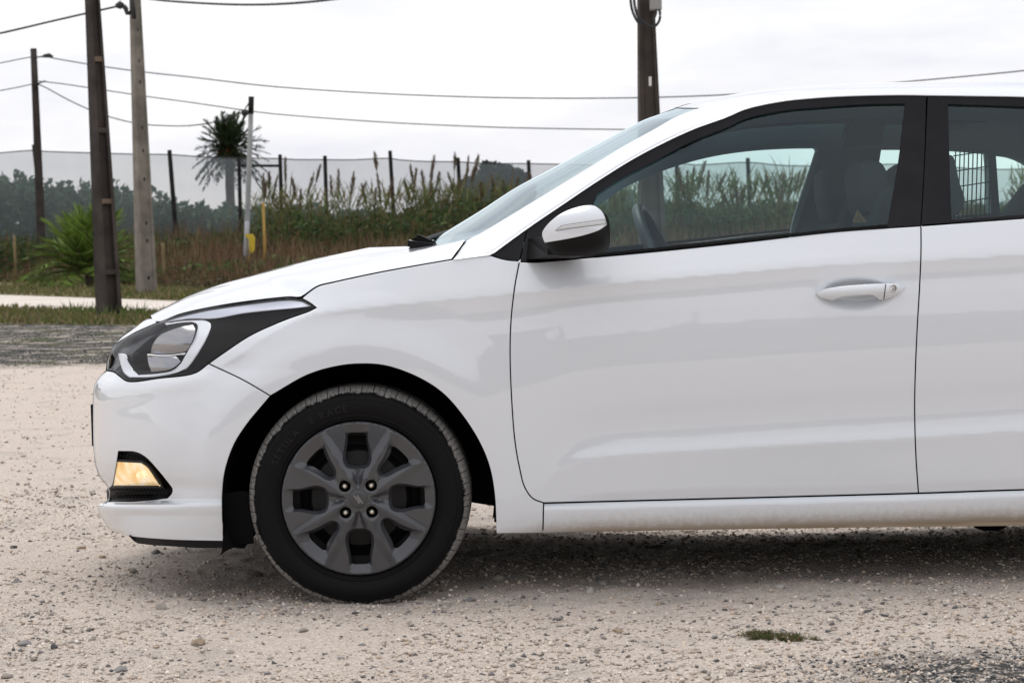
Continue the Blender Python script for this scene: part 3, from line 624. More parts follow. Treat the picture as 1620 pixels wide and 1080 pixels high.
# mixed scrub in front of the net
MX = [(.045, .075, .022), (.065, .10, .03), (.03, .05, .016), (.09, .10, .035), (.10, .075, .035), (.055, .085, .04)]
thicket('leafy_scrub', 'tangled green scrub between the dry grass and the net', [(-1800, 412), (-1000, 394), (-400, 378), (0, 372), (60, 378), (120, 372), (200, 372), (260, 376), (320, 370), (380, 366), (430, 345), (470, 326), (500, 334), (540, 338), (580, 340), (620, 334), (660, 322), (700, 326), (740, 306), (780, 300), (830, 304), (900, 305), (950, 320), (1000, 330), (1060, 318), (1150, 322), (1250, 318), (1400, 320), (1600, 322), (2000, 325), (2700, 318)], 68, 82, 84000, MX, .11, zmin=.15, twigs=9000)
# dry reddish grass band and brambles sloping to the verge
def edgeY(u): return np.interp(u, [-500, 0, 310, 420, 2400], [78, 66, 45, 42, 40])
BR = [(.13, .075, .045), (.17, .10, .06), (.20, .14, .08), (.10, .06, .04), (.24, .18, .11), (.09, .075, .035)]
n = 84000; u = RNG.uniform(-1800, 2600, n); e = edgeY(u); fr = RNG.uniform(0, 1, n) ** .8; Y = e + (80 - e) * fr; x = P(u, 400, Y)[:, 0]
hh = (.25 + 1.75 * fr ** 1.1) * (.55 + .75 * vnoise(x * .8, Y * .5, 21)) * RNG.uniform(.6, 1.15, n)
b = np.column_stack([x, Y, np.zeros(n)]); t = b + np.column_stack([RNG.normal(0, .16, n) * hh, RNG.normal(0, .16, n) * hh, hh])
b[:, 2] = np.maximum(hh * .25 * RNG.uniform(0, 1, n), 0)
v, f, c = blades(b, t, np.full(n, .016), RNG.normal(size=(n, 3)) * .05, pick(BR, n, .3)); tag(mesh_obj('dry_grass', v, f, M_DRY, None, False, cols=c), 'dry reddish brown grass covering the rise before the net', 'grass', kind='stuff')
n = 74000; u = RNG.uniform(-1800, 2600, n); e = edgeY(u); fr = RNG.uniform(0, 1, n) ** 1.5; Y = e + (76 - e) * fr; x = P(u, 400, Y)[:, 0]
clump = vnoise(x * .55, Y * .35, 31)
hh = (.15 + .95 * fr) * (.35 + 1.1 * clump) * RNG.uniform(.05, 1.0, n)
pal_ = np.where((clump > .55)[:, None], pick([(.07, .10, .03), (.10, .13, .04), (.05, .075, .025)], n, .3), pick([(.10, .085, .04), (.075, .07, .03), (.13, .10, .055), (.06, .06, .03)], n, .3))
v, f, c = leaves(np.column_stack([x, Y, hh]), RNG.uniform(.05, .14, n), pal_); tag(mesh_obj('bramble', v, f, M_LEAF, None, False, cols=c), 'low brambles and weeds at the foot of the dry grass', 'shrubs', kind='stuff')
# ground litter under the scrub
strip('scrub_soil', hi3, [(u, 404 - .0262 * (u - 600)) for u in us], .016, noisy('scrub_soil', (.07, .055, .035), (.12, .09, .06), 1.5, .95))

def reed_clump(u, Y, stalks, spread, label, group, seed):
    rg = np.random.default_rng(seed); root = empty('reed_clump', (float(P(u, 400, Y)[0]), Y, 0)); tag(root, label, 'reeds', group)
    PL, ST = [], []
    x0_ = float(P(u, 400, Y)[0])
    for (du, vt, lean) in stalks:
        tx = float(P(u + du, vt, Y)[0]); tz = zat(u + du, vt, Y); bx = x0_ + (tx - x0_) * .35 + rg.normal(0, spread * .2); Yy = Y + rg.normal(0, .4)
        k = np.linspace(0, 1, 6); px = bx + (tx - bx) * k ** 1.6; pts_ = np.column_stack([px, np.full(6, Yy), tz * k]); mb = MB(); mb.tube(pts_, np.linspace(.022, .010, 6), 5, False); ST.append((np.vstack(mb.v), mb.f))
        # plume
        m_ = 170; L = rg.uniform(.5, .95); s = rg.uniform(0, 1, m_); dirv = pts_[-1] - pts_[-2]; dirv /= np.linalg.norm(dirv); wv_ = rg.uniform(.035, .075) * np.sin(np.pi * (s * .9 + .04)) ** .9
        cen = pts_[-1] - dirv * (1 - s[:, None]) * L + rg.normal(size=(m_, 3)) * wv_[:, None] * .5
        PL.append(blades(cen - dirv * .05, cen + dirv * .10 + rg.normal(size=(m_, 3)) * .03, np.full(m_, .011), np.zeros((m_, 3)), np.array([(.19, .145, .10), (.25, .20, .14), (.14, .10, .07)])[rg.integers(0, 3, m_)]))
    V, FF, k = [], [], 0
    for v, f in ST: V.append(v); FF += [tuple(i + k for i in q) for q in f]; k += len(v)
    LF = []; m_ = 85 * len(stalks); bx = x0_ + rg.normal(0, spread * .45, m_); z0 = rg.uniform(.2, 2.7, m_); a = rg.uniform(0, 6.28, m_); L = rg.uniform(.5, 1.1, m_)
    b = np.column_stack([bx, Y + rg.normal(0, .5, m_), z0]); t = b + np.column_stack([np.cos(a) * L * .5, np.sin(a) * L * .4, L * rg.uniform(.2, .9, m_)])
    LF = blades(b, t, np.full(m_, .022), np.column_stack([np.zeros(m_), np.zeros(m_), L * .12]), np.array([(.13, .17, .05), (.09, .13, .04), (.20, .19, .08), (.17, .13, .06)])[rg.integers(0, 4, m_)])
    tag(mesh_obj('stem', np.vstack(V), FF, mat('reed_stem', (.13, .12, .05), .8), root, True), kind='stuff')
    tag(mesh_obj('leaf', LF[0], LF[1], M_LEAF, root, False, cols=LF[2]), kind='stuff')
    v, f, c = join(PL); tag(mesh_obj('plume', v, f, M_DRY, root, False, cols=c), kind='stuff')
RG_ = 'plumed reeds in front of the net'
for i, (u, Y, st_, lab) in enumerate((
    (425, 76, [(-9, 277, 0), (2, 273, 0), (15, 280, 0), (-2, 290, 0)], 'short reeds just right of the service post'),
    (465, 76, [(-10, 252, 0), (40, 262, 0), (-2, 284, 0), (30, 275, 0), (12, 300, 0)], 'leaning reeds left of the netting posts pair'),
    (525, 77, [(8, 268, 0), (35, 275, 0), (-2, 280, 0), (55, 290, 0)], 'reeds leaning right beside the middle net post'),
    (600, 76, [(-6, 243, 0), (-2, 276, 0), (-5, 298, 0), (20, 283, 0), (-28, 292, 0)], 'tall reeds left of the tallest net post'),
    (665, 75, [(-16, 262, 0), (-6, 268, 0), (2, 272, 0), (22, 249, 0), (20, 260, 0), (30, 275, 0), (-26, 285, 0)], 'dense reed clump with upright plumes right of the tallest post'),
    (715, 75, [(4, 243, 0), (26, 248, 0), (24, 268, 0), (-6, 275, 0), (12, 285, 0), (42, 247, 0), (36, 266, 0)], 'tall reeds crowded left of the round tree'),
    (790, 74, [(-12, 280, 0), (6, 285, 0), (30, 282, 0), (48, 275, 0), (-30, 290, 0)], 'low reeds before the round tree'),
    (1085, 70, [(-14, 268, 0), (3, 272, 0), (16, 265, 0), (28, 258, 0), (38, 270, 0), (62, 276, 0), (-4, 290, 0)], 'reeds seen through the driver window right of the pole'),
    (1160, 71, [(-20, 300, 0), (4, 290, 0), (40, 280, 0), (54, 282, 0), (20, 295, 0)], 'reeds in the middle of the driver window'),
    (1235, 70, [(-22, 278, 0), (-8, 288, 0), (2, 276, 0), (18, 282, 0), (30, 272, 0), (42, 268, 0)], 'reeds at the rear end of the driver window'),
    (1630, 72, [(-30, 305, 0), (-20, 300, 0), (5, 298, 0), (30, 300, 0)], 'reeds seen through the rear side window'),
    (985, 72, [(-16, 295, 0), (-4, 285, 0), (6, 292, 0)], 'reeds at the front corner of the driver window'))):
    reed_clump(u, Y, st_, 1.0, lab, RG_, 100 + i)

def frond(base, direction, L, droop, nl, wid, rg, lw, zj=.1):
    """one palm frond: arching rib with leaflets to both sides"""
    k = np.linspace(0, 1, 14); d = np.asarray(direction, float); hd_ = np.array([d[0], d[1], 0]); hd_ /= np.linalg.norm(hd_) + 1e-6
    pts_ = base + d * (L * k)[:, None]; pts_[:, 2] -= droop * L * k ** 2.2
    tt = rg.uniform(.12, 1, nl); i = np.clip((tt * 13).astype(int), 0, 12); fr = tt * 13 - i; p = pts_[i] * (1 - fr[:, None]) + pts_[i + 1] * fr[:, None]; tg_ = pts_[i + 1] - pts_[i]; tg_ /= np.linalg.norm(tg_, axis=1, keepdims=True)
    sd_ = np.cross(tg_, np.array([0, 0, 1.0])); sd_ /= np.linalg.norm(sd_, axis=1, keepdims=True) + 1e-6; s = np.where(rg.uniform(0, 1, nl) < .5, -1, 1)[:, None]
    ll = wid * np.sin(np.pi * np.clip(tt, .08, .97)) ** .5 * rg.uniform(.8, 1.1, nl)
    tip = p + (tg_ * .75 + sd_ * s * .75 + np.array([0, 0, .25])) * ll[:, None]; tip[:, 2] += ll * rg.normal(-.22, zj, nl)
    return pts_, (p, tip, np.full(nl, lw))
def palm(name, label, centre, trunk_r, L, nf, droops, pal, seed, elev, lw, base_z=0.0, wid=.35, zj=.06):
    rg = np.random.default_rng(seed); root = empty(name, (centre[0], centre[1], base_z)); tag(root, label, 'palm tree')
    if centre[2] > .3:
        zz = np.linspace(base_z, centre[2], 14); mb = MB(); mb.tube([(centre[0], centre[1], z) for z in zz], trunk_r * (1 + .08 * (np.arange(14) % 2)), 10); mb.obj('trunk', noisy('palm_trunk', (.07, .055, .04), (.14, .11, .08), 6, .95), root)
    for i in range(nf):
        a = 2 * math.pi * (i * .618 % 1); e = elev[0] + (elev[1] - elev[0]) * ((i + .5) / nf); d = np.array([math.cos(a) * math.cos(e), math.sin(a) * math.cos(e), math.sin(e)])
        pts_, (p, t, w_) = frond(np.array(centre), d, L * rg.uniform(.85, 1.1), droops[0] + (droops[1] - droops[0]) * (1 - (i + .5) / nf), 70, L * wid, rg, lw, zj)
        mb = MB(); mb.tube(pts_, np.linspace(.03, .006, 14) * L / 1.6, 5, False); rib = np.vstack(mb.v)
        v, f, c = blades(p, t, w_, np.zeros((len(p), 3)), np.array(pal)[rg.integers(0, len(pal), len(p))] * rg.uniform(.8, 1.2, (len(p), 1)))
        fr = np.array([(q[0], q[1], q[2]) for q in mb.f] + [(q[0], q[2], q[3]) for q in mb.f])
        mesh_obj('frond', np.vstack([v, rib]), np.vstack([f, fr + len(v)]), M_LEAF, root, False, cols=np.vstack([c, np.tile(np.array([(.12, .12, .05)]), (len(rib), 1))]))
    return root
cp = P(362, 238, 97); palm('tall_palm', 'tall palm with a round crown rising above the net', cp, .20, 1.85, 66, (.05, .45), [(.034, .056, .022), (.045, .07, .028), (.024, .04, .016)], 5, (R(-38), R(84)), .036, wid=.22, zj=.25)
cp2 = P(140, 408, 52); palm('young_palm', 'bright green young palm bush behind the dark brown pole', (cp2[0], cp2[1], .35), .1, 2.0, 44, (.1, .6), [(.14, .23, .04), (.19, .29, .05), (.09, .15, .03), (.23, .31, .08)], 8, (R(8), R(84)), .022)
# orange fruit stalks of the tall palm
rt = bpy.data.objects['tall_palm']; fs = MB(); 
for i in range(26):
    a = RNG.uniform(0, 6.28); q = cp + np.array([math.cos(a) * .5, math.sin(a) * .5, -.12 + RNG.normal(0, .1)]); fs.tube([cp, (cp + q) / 2 + np.array([0, 0, .1]), q], .018, 4)
tag(fs.obj('fruit_stalks', mat('orange_stalk', (.35, .10, .03), .8), rt), kind='stuff')
# round tree behind the net
tz = P(790, 290, 90); rootT = empty('round_tree', (tz[0], tz[1], 0)); tag(rootT, 'dark round-crowned tree behind the net at the windscreen foot', 'tree')
mb = MB(); mb.tube([(tz[0], tz[1], 0), (tz[0] + .05, tz[1], 1.2), (tz[0], tz[1], 2.4)], [.16, .13, .09], 8)
for a in range(5): mb.tube([(tz[0], tz[1], 1.8), (tz[0] + math.cos(a * 1.3) * .8, tz[1] + math.sin(a * 1.3) * .8, 3.0)], [.07, .03], 6)
mb.obj('trunk', M_WOOD, rootT)
n = 9000; a = RNG.normal(size=(n, 3)); a /= np.linalg.norm(a, axis=1, keepdims=True); rr_ = RNG.uniform(.45, 1, n) ** .5; lump = .78 + .32 * vnoise(a[:, 0] * 3 + 9, a[:, 2] * 3 + a[:, 1] * 2 + 9, 44)
cen = np.array([tz[0], tz[1], zat(790, 262, 90) - 1.05]) + a * (rr_ * lump)[:, None] * np.array([1.55, 1.3, 1.25])
v, f, c = leaves(cen, RNG.uniform(.07, .16, n), pick([(.02, .045, .03), (.03, .06, .035), (.015, .032, .022)], n, .3)); mesh_obj('crown', v, f, M_LEAF, rootT, False, cols=c)

# tree line behind the photographer: it shows only as the dark band mirrored in the doors
n = 26000; x = RNG.uniform(-45, 45, n); y = RNG.uniform(-34, -27, n); tp_ = 3.6 + .9 * vnoise(x * .3, y * .1, 61) + .3 * vnoise(x * 1.1, y * .4, 62); z = tp_ * RNG.uniform(0, 1, n) ** .8
v, f, c = leaves(np.column_stack([x, y, z]), RNG.uniform(.5, 1.1, n), pick(DK, n, .3)); tag(mesh_obj('tree_line', v, f, M_LEAF, None, False, cols=c), 'dark tree line behind the camera, mirrored faintly in the car doors', 'trees', kind='stuff')

# ================================================================== CAR
car = empty('car', tuple(P(810, 925, YC) * np.array([1, 1, 0])))
tag(car, 'white five-door hatchback seen from the side on the gravel', 'car')

# ---- depth of the near flank (metres inwards from its widest line) as a function of photo position
g_front = pc((0, .62), (1.5, .575), (4, .53), (8, .48), (14, .435), (24, .375), (42, .30), (67, .225), (102, .135), (152, .065), (206, .025), (270, .006), (340, 0))
u_front = pc((440, 268), (480, 255), (495, 240), (505, 230), (518, 212), (534, 190), (546, 181), (559, 173), (584, 168.5), (590, 163), (600, 154), (608, 149.5), (616, 147.5),
             (640, 146.5), (700, 147), (725, 149), (740, 152), (755, 158), (766, 167), (774, 171), (790, 171), (795, 160), (800, 153), (806, 154), (815, 158), (826, 164), (838, 173), (845, 190), (850, 206), (900, 206))
u_back = pc((120, 2150), (160, 2215), (250, 2290), (345, 2330), (400, 2350), (560, 2372), (700, 2378), (790, 2372), (840, 2350), (900, 2340))
v_belt = pc((100, 575), (150, 560), (247, 500), (352, 478), (478, 466), (503, 452), (600, 431), (715, 411), (745, 409), (790, 409), (850, 411), (900, 409), (1038, 397), (1180, 382.5), (1319, 367), (1454, 357), (1620, 345), (1900, 326), (2400, 300))
v_crease = pc((100, 645), (147, 637), (200, 626), (306, 601), (380, 560), (440, 522), (500, 497), (620, 482), (738, 472), (860, 460), (956, 450), (1143, 434), (1298, 421), (1454, 413), (1620, 403), (2400, 350))
v_low = pc((100, 790), (780, 790), (858, 764), (884, 743), (925, 728), (987, 720), (1091, 714), (1247, 704), (1449, 693), (1620, 682), (2400, 640))
v_bot = pc((100, 846), (600, 846), (760, 837), (800, 830), (845, 824), (880, 806), (930, 796.5), (1453, 782), (1620, 776.5), (2400, 754))
s_prof = pc((0, .078), (.5, .052), (.94, .031), (1.0, .0293), (1.03, .0299), (1.08, .0302), (1.2, .0245), (1.35, .0182), (1.5, .0152), (1.68, .0185), (1.80, .0242), (1.86, .0255), (1.93, .0225), (1.985, .0150), (2.0, .0138), (2.02, .0140), (2.1, .0152), (2.3, .0178), (2.68, .0214), (2.76, .0222), (2.9, .027), (3.0, .032))
s_plain = pc((0, .078), (.5, .052), (.94, .031), (1.0, .0293), (1.03, .0299), (1.08, .0302), (1.2, .0245), (1.35, .0182), (1.5, .0152), (2.0, .017), (2.6, .021), (3.0, .024))
sill_prof = pc((0, .033), (.06, .026), (.14, .0195), (.25, .017), (.55, .0185), (.8, .024), (1.0, .036))
flare = pc((205, .012), (244, .0145), (253, .0135), (290, .004), (330, 0))
def side(u, v):
    u = np.asarray(u, float); v = np.asarray(v, float)
    vb, vc, vl, vo = v_belt(u), v_crease(u), v_low(u), v_bot(u)
    wv = np.where(v < vc, (v - vb) / (vc - vb), np.where(v < vl, 1 + (v - vc) / (vl - vc), 2 + (v - vl) / (vo - vl)))
    A = sstep(845, 985, u)
    s = s_prof(wv) * A + s_plain(wv) * (1 - A)
    below = np.clip((v - vo) / 47.0, 0, 1)
    so_ = sill_prof(below) * sstep(850, 935, u) + (.024 + .05 * below**2) * (1 - sstep(850, 935, u))
    s = np.where(v > vo, so_, s)
    s = np.where(v < vb, .078 + (vb - v) * .00108 - ((vb - v) / 250.0)**2 * .02, s)
    fr = sstep(150, 420, u) * 0.6 + 0.4
    s = s * fr
    rr = np.hypot(u - 568, v - 790)
    s = s - flare(rr) * sstep(810, 690, u) * sstep(240, 330, u) * sstep(840, 760, v)
    low = np.clip((v - 803) / 50.0, 0, 1)**2 * .022 * sstep(480, 340, u)      # bumper turns under
    ledge = .03 * np.exp(-((v - 790) / 7.0)**2) * sstep(300, 250, u)         # notch of the lower grille
    bow = .07 * np.exp(-(((u - 1353) / 46.0)**2 + ((v - 465) / 20.0)**2)**2)   # hollow behind the handle
    tail = g_front(np.maximum(u_back(v) - u, 0))
    uf = u_front(v); bl = sstep(172, 212, u) * sstep(806, 818, v); uf = uf * (1 - bl) + 160 * bl
    return s + g_front(np.maximum(u - uf, 0)) + low + ledge + bow * .55 + np.where(u > 1900, tail, 0)

def map_normals(uv, fn, e=0.6):
    u, v = uv[:, 0], uv[:, 1]
    a = P(u + e, v, fn(u + e, v)) - P(u - e, v, fn(u - e, v)); b = P(u, v + e, fn(u, v + e)) - P(u, v - e, fn(u, v - e))
    n = np.cross(a, b); n /= np.linalg.norm(n, axis=1, keepdims=True) + 1e-12
    n[n[:, 1] > 0] *= -1
    return n
def add_mirror(name, verts, faces, m, parent, normals, smooth=True):
    v = np.array(verts, float); v[:, 1] = 2 * YC - v[:, 1]
    n = None
    if normals is not None: n = np.array(normals); n[:, 1] *= -1
    f = faces[:, ::-1] if isinstance(faces, np.ndarray) else [tuple(q)[::-1] for q in faces]
    return mesh_obj(name, v, f, m, parent, smooth, n)
PAIRS = {}
def panel(name, outline, m, parent=None, fn=side, off=0.0, holes=(), gap=1.0, grid=6.0, lip=.022, rnd=.0016, edge=0.9, mirror=True, extra=None):
    """body panel: outline in photo pixels, mapped on the flank, with rounded edges and returns at the gaps"""
    D = (lambda u, v: fn(u, v) + off)
    o = ccw(np.asarray(outline, float)); o = inset(o, gap)
    hs = [ccw(np.asarray(h, float)) for h in holes]; hs = [inset(h, -gap) for h in hs]
    oi = inset(o, edge); hi = [inset(h, -edge) for h in hs]
    v2, tri = tri2d(oi, hi, grid, extra=extra)
    p3 = P(v2[:, 0], v2[:, 1], D(v2[:, 0], v2[:, 1])); nr = map_normals(v2, D)
    a, b, c = p3[tri[:, 0]], p3[tri[:, 1]], p3[tri[:, 2]]
    fl = np.cross(b - a, c - a)[:, 1] > 0
    tri = tri.copy(); tri[fl] = tri[fl][:, ::-1]
    V = [p3]; NN = [nr]; FF = [tri]; k = len(p3)
    for full, inn, sgn in [(o, oi, 1)] + [(h, q, -1) for h, q in zip(hs, hi)]:
        n = len(full)
        outn = (full - inn); outn /= np.linalg.norm(outn, axis=1, keepdims=True) + 1e-9
        base = map_normals(inn, D)
        r3 = np.array(r_)[None] * outn[:, :1] - np.array(u_)[None] * outn[:, 1:2]
        mid = inn + (full - inn) * .75
        di = D(inn[:, 0], inn[:, 1])
        rings = [P(inn[:, 0], inn[:, 1], di), P(mid[:, 0], mid[:, 1], di + rnd * .35), P(full[:, 0], full[:, 1], di + rnd), P(full[:, 0], full[:, 1], di + lip)]
        ns = [base, base * .7 + r3 * .7, base * .15 + r3, r3]
        for q, nn in zip(rings, ns):
            V.append(q); NN.append(nn / (np.linalg.norm(nn, axis=1, keepdims=True) + 1e-9))
        i = np.arange(n); j = (i + 1) % n
        for t in range(3):
            A0, B0 = k + t * n, k + (t + 1) * n
            f1 = np.stack([A0 + i, B0 + i, B0 + j], 1); f2 = np.stack([A0 + i, B0 + j, A0 + j], 1)
            if sgn < 0: f1, f2 = f1[:, ::-1], f2[:, ::-1]
            # orientation: px y is down, so a ccw px loop is cw as seen from the camera
            FF += [f1[:, ::-1] * 1, f2[:, ::-1] * 1] if False else [f1, f2]
        k += 4 * n
    V = np.vstack(V); NN = np.vstack(NN); FF = np.vstack(FF)
    # make face winding follow the normals
    fn_ = np.cross(V[FF[:, 1]] - V[FF[:, 0]], V[FF[:, 2]] - V[FF[:, 0]]); s = np.sum(fn_ * NN[FF].mean(1), 1) < 0
    FF[s] = FF[s][:, ::-1]
    ob = mesh_obj(name, V, FF, m, parent, True, NN)
    if mirror:
        par2 = PAIRS.get(parent, parent) if parent is not None else None
        ob2 = add_mirror(name, V, FF, m, par2, NN); PAIRS[ob] = ob2
    return ob
def loft(name, rows, m, parent=None, both=True, lip=None, smooth=True, mirror=False):
    """rows: list of (n,3) arrays of (u, v, depth); both=True carries it over the centre line to the far side"""
    g = np.array([P(q[:, 0], q[:, 1], q[:, 2]) for q in rows])
    if lip is not None:
        g = np.concatenate([g[:1] + np.array(lip), g[:1] * 1.0, g], 0); g[1] = g[2]
    if both:
        h = g[::-1][1:].copy(); h[..., 1] = 2 * YC - h[..., 1]; g = np.concatenate([g, h], 0)
    a, b = g.shape[:2]; ii, jj = np.meshgrid(np.arange(a - 1), np.arange(b - 1), indexing='ij'); i0 = (ii * b + jj).ravel()
    f = np.stack([i0, i0 + 1, i0 + b + 1, i0 + b], 1)
    v = g.reshape(-1, 3)
    fnm = np.cross(v[f[:, 1]] - v[f[:, 0]], v[f[:, 3]] - v[f[:, 0]])
    if fnm[:, 2].sum() < 0: f = f[:, ::-1]
    ob = mesh_obj(name, v, np.ascontiguousarray(f), m, parent, smooth)
    if mirror: PAIRS[ob] = add_mirror(name, v, np.ascontiguousarray(f), m, PAIRS.get(parent, parent), None)
    return ob
def resample(p, n):
    p = np.asarray(p, float); L = np.r_[0, np.cumsum(np.linalg.norm(np.diff(p[:, :2], axis=0), axis=1))]; t = np.linspace(0, L[-1], n)
    return np.stack([np.interp(t, L, p[:, k]) for k in range(p.shape[1])], 1)

# ---- traced lines
ARCH = [(354, 856), (352.5, 815), (352.5, 780), (357, 742), (370, 704), (389.4, 672.8), (428, 626), (486.6, 593), (533, 579.4), (572, 575.6), (611, 578.7), (661.6, 597), (700.5, 622), (731.6, 657), (758.8, 700), (774.4, 738.9), (782, 781.6), (785, 844)]
LAMP_TOP = [(169, 584), (172, 565), (183, 545.5), (208, 529), (247, 511), (285.5, 497), (352, 483), (408, 475), (458, 470), (477, 472)]
LAMP_TIP = [(477, 472), (490, 479), (500, 486.5)]
LAMP_LOW = [(500, 486.5), (491, 491.4), (449, 506.7), (397, 530), (352, 559.5), (330, 575), (308, 590), (252, 598), (202, 603), (190, 595.5), (181, 588.6), (169, 586)]
HOOD_SEAM = [(477, 472), (489, 462), (503, 453), (530, 446), (600, 431), (660, 420), (715, 410.5)]
DOOR_FRONT = [(822, 413), (815, 450), (809, 500), (807, 560), (810, 640), (815, 700), (822, 740), (830, 770), (843, 788), (860, 795)]
SHUT_B = [(1457, 358), (1457, 400), (1455, 450), (1450, 540), (1447, 640), (1449, 720), (1453, 779.5)]
BELT = [(821, 414), (843, 414.7), (899, 410.5), (1038, 398), (1180, 383), (1319, 367), (1456, 357.5)]
RAIL = [(776, 404), (833.6, 362), (888, 325), (943, 288), (1010, 246.7), (1093, 206), (1149, 185.6), (1180, 172.5), (1235.5, 160.5), (1291, 154.7), (1347, 151.6), (1430, 150), (1466, 150.5)]
RAIL_R = [(1466, 150.5), (1540, 151.5), (1620, 153), (1760, 161), (1880, 175), (1990, 196), (2080, 222)]

# ---- painted panels
BUMP = poly(LAMP_LOW[5:], [(169, 586), (163, 590), (154, 600), (149.5, 608), (147.5, 616), (146.5, 640), (147, 700), (149, 725), (152, 740), (158, 755), (167, 766), (171, 774), (171, 790)],
            [(171, 790), (160, 795), (153, 800)], [(153, 800), (154, 806), (158, 815), (164, 826), (173, 838), (190, 845), (206, 848.5), (270, 854), (354, 856)],
            ARCH[:7], [(428, 626), (385, 601), (330, 575)])
FOG = poly([(188, 714), (214, 715.3), (229, 722.7), (253.5, 748.6), (268, 767)], [(268, 767), (272, 773), (271, 780), (264.6, 787)], [(264.6, 787), (216, 792), (172.5, 792.6)], [(172.5, 792.6), (173, 773), (178, 768), (184, 739), (188, 714)])
_ex = np.array([(float(u_front(v)) + k, v) for v in np.arange(560, 850, 3.0) for k in (1.2, 2.4, 4, 6, 9, 13)])
bumper = panel('front_bumper', BUMP, M_PAINT, car, holes=[FOG], grid=5, extra=_ex, lip=.018)
_vv = np.r_[np.arange(506, 772, 3.0)]
nose_n = P(u_front(_vv) + .4, _vv, side(u_front(_vv) + .4, _vv)); nose_f = nose_n * np.array([1, -1, 1]) + np.array([0, 2 * YC, 0])
_rows = []
for _s in np.linspace(0, 1, 12):
    q = nose_n * (1 - _s) + nose_f * _s; q[:, 0] -= .018 * 4 * _s * (1 - _s); _rows.append(q)
_g = np.array(_rows); _n = _g.shape[1]
mesh_obj('bumper_nose', _g.reshape(-1, 3), [(i*_n + j, i*_n + j + 1, (i+1)*_n + j + 1, (i+1)*_n + j) for i in range(11) for j in range(_n - 1)], M_PAINT, bumper, True)
BTOP = poly([(169.5, 584), (171, 572), (174, 559.5), (182, 546.5), (191, 535), (213, 519), (231, 506), (242, 503.5)], [(242, 503.5), (248, 510)], [(248, 510), (208, 528.3), (183.3, 544.8), (172.5, 564.5), (169.5, 584)], step=1.5)
panel('bumper_brow', BTOP, M_PAINT, bumper, gap=.15, grid=1.6, edge=.25, lip=.01, rnd=.0008)
FEND = poly(LAMP_TIP[::-1] + [], HOOD_SEAM, [(715, 410.5), (745, 407), (776, 404)], [(776, 404), (800, 411), (822, 413)], DOOR_FRONT, [(860, 795), (859, 843)], [(859, 843), (785, 844)], ARCH[6:][::-1], [(428, 626), (385, 601), (330, 575)], LAMP_LOW[:6][::-1])
fender = panel('front_fender', FEND, M_PAINT, car, grid=4)
DOOR1 = poly(DOOR_FRONT[::-1], BELT, [(1456, 357.5), (1457, 358)], SHUT_B, [(1453, 779.5), (1250, 785), (860, 795)])
front_door = panel('front_door', DOOR1, M_PAINT, car, grid=3.6)
REAR_SHUT = [(1990, 318), (1985, 420), (1960, 520), (1905, 600), (1862, 660), (1848, 720), (1850, 769)]
DOOR2 = poly(SHUT_B[::-1], [(1457, 357.5), (1620, 345.5), (1800, 331), (1990, 318)], REAR_SHUT, [(1850, 769), (1620, 774), (1453, 779.5)])
rear_door = panel('rear_door', DOOR2, M_PAINT, car, grid=4.5)
SILL = poly([(859, 843), (860, 795.5)], [(860, 795.5), (1250, 785.5), (1453, 780), (1620, 774.5), (1850, 769.5)], [(1850, 769.5), (1845, 800), (1838, 829)], [(1838, 829), (1620, 832), (1200, 837), (859, 843)])
_vd = pc((850, 796.2), (1250, 785.6), (1453, 780), (1620, 774.6), (1850, 769.6))
sill = panel('side_sill', SILL, M_PAINT, car, fn=lambda u, v: sill_prof(np.clip((np.asarray(v, float) - _vd(u)) / 50.0, 0, 1)), grid=4, lip=.05)
ARCH2 = [(1838, 829), (1838, 770), (1848, 735), (1865, 695), (1900, 640), (1950, 596), (2010, 572), (2040, 569), (2075, 572), (2130, 594), (2185, 640), (2220, 690), (2240, 740), (2245, 800), (2246, 826)]
QUART = poly(REAR_SHUT[::-1], [(1990, 318), (2040, 296), (2080, 260), (2095, 224)], [(2095, 224), (2150, 215), (2190, 212), (2240, 180)], [(2240, 180), (2290, 250), (2330, 345), (2350, 400), (2371, 560), (2377, 700), (2371, 790), (2352, 830)], [(2352, 830), (2246, 832)], ARCH2[::-1], [(1838, 829), (1845, 800), (1850, 769)])
quarter = panel('rear_quarter_panel', QUART, M_PAINT, car, grid=9)

# bonnet
nh = 70
HN = resample(sm([(241, 504), (249, 508.5), (285.5, 495.5), (352, 481.5), (408, 473.5), (458, 468.5), (475, 469), (486, 462), (502, 451.5), (530, 444.5), (600, 429.5), (660, 418.5), (714, 409)], 2), nh)
HN3 = np.column_stack([HN, side(HN[:, 0], HN[:, 1])])
HC = resample(sm([(238, 498), (260, 486.5), (300, 467), (350, 449), (395, 436.5), (440, 424), (484, 412.5), (546, 399.5), (584, 391.5)], 2), nh)
HC3 = np.column_stack([HC, np.full(nh, YC)])
t = np.linspace(0, 1, nh)[:, None]
E_END = np.array([(0, 714, 409.5, 0), (.07, 725, 394.5, .0), (.13, 736.5, 378.5, .0), (.35, 700, 387.5, 0), (.6, 650, 389.5, 0), (1, 584, 391.5, 0)])
rows = []
for s in np.linspace(0, 1, 44):
    s = s ** 1.25
    e = 1 - (1 - s) ** 3.0; ed = s
    q = np.column_stack([HN3[:, 0] + (HC3[:, 0] - HN3[:, 0]) * e, HN3[:, 1] + (HC3[:, 1] - HN3[:, 1]) * e, HN3[:, 2] + (HC3[:, 2] - HN3[:, 2]) * ed])
    tu = np.array([np.interp(s, E_END[:, 0], E_END[:, 1]), np.interp(s, E_END[:, 0], E_END[:, 2])])
    dl = tu - q[-1, :2]
    q[:, :2] += dl[None] * (t ** 5)
    rows.append(q)
hood = loft('bonnet', rows, M_PAINT, car, lip=(0, .03, .003))
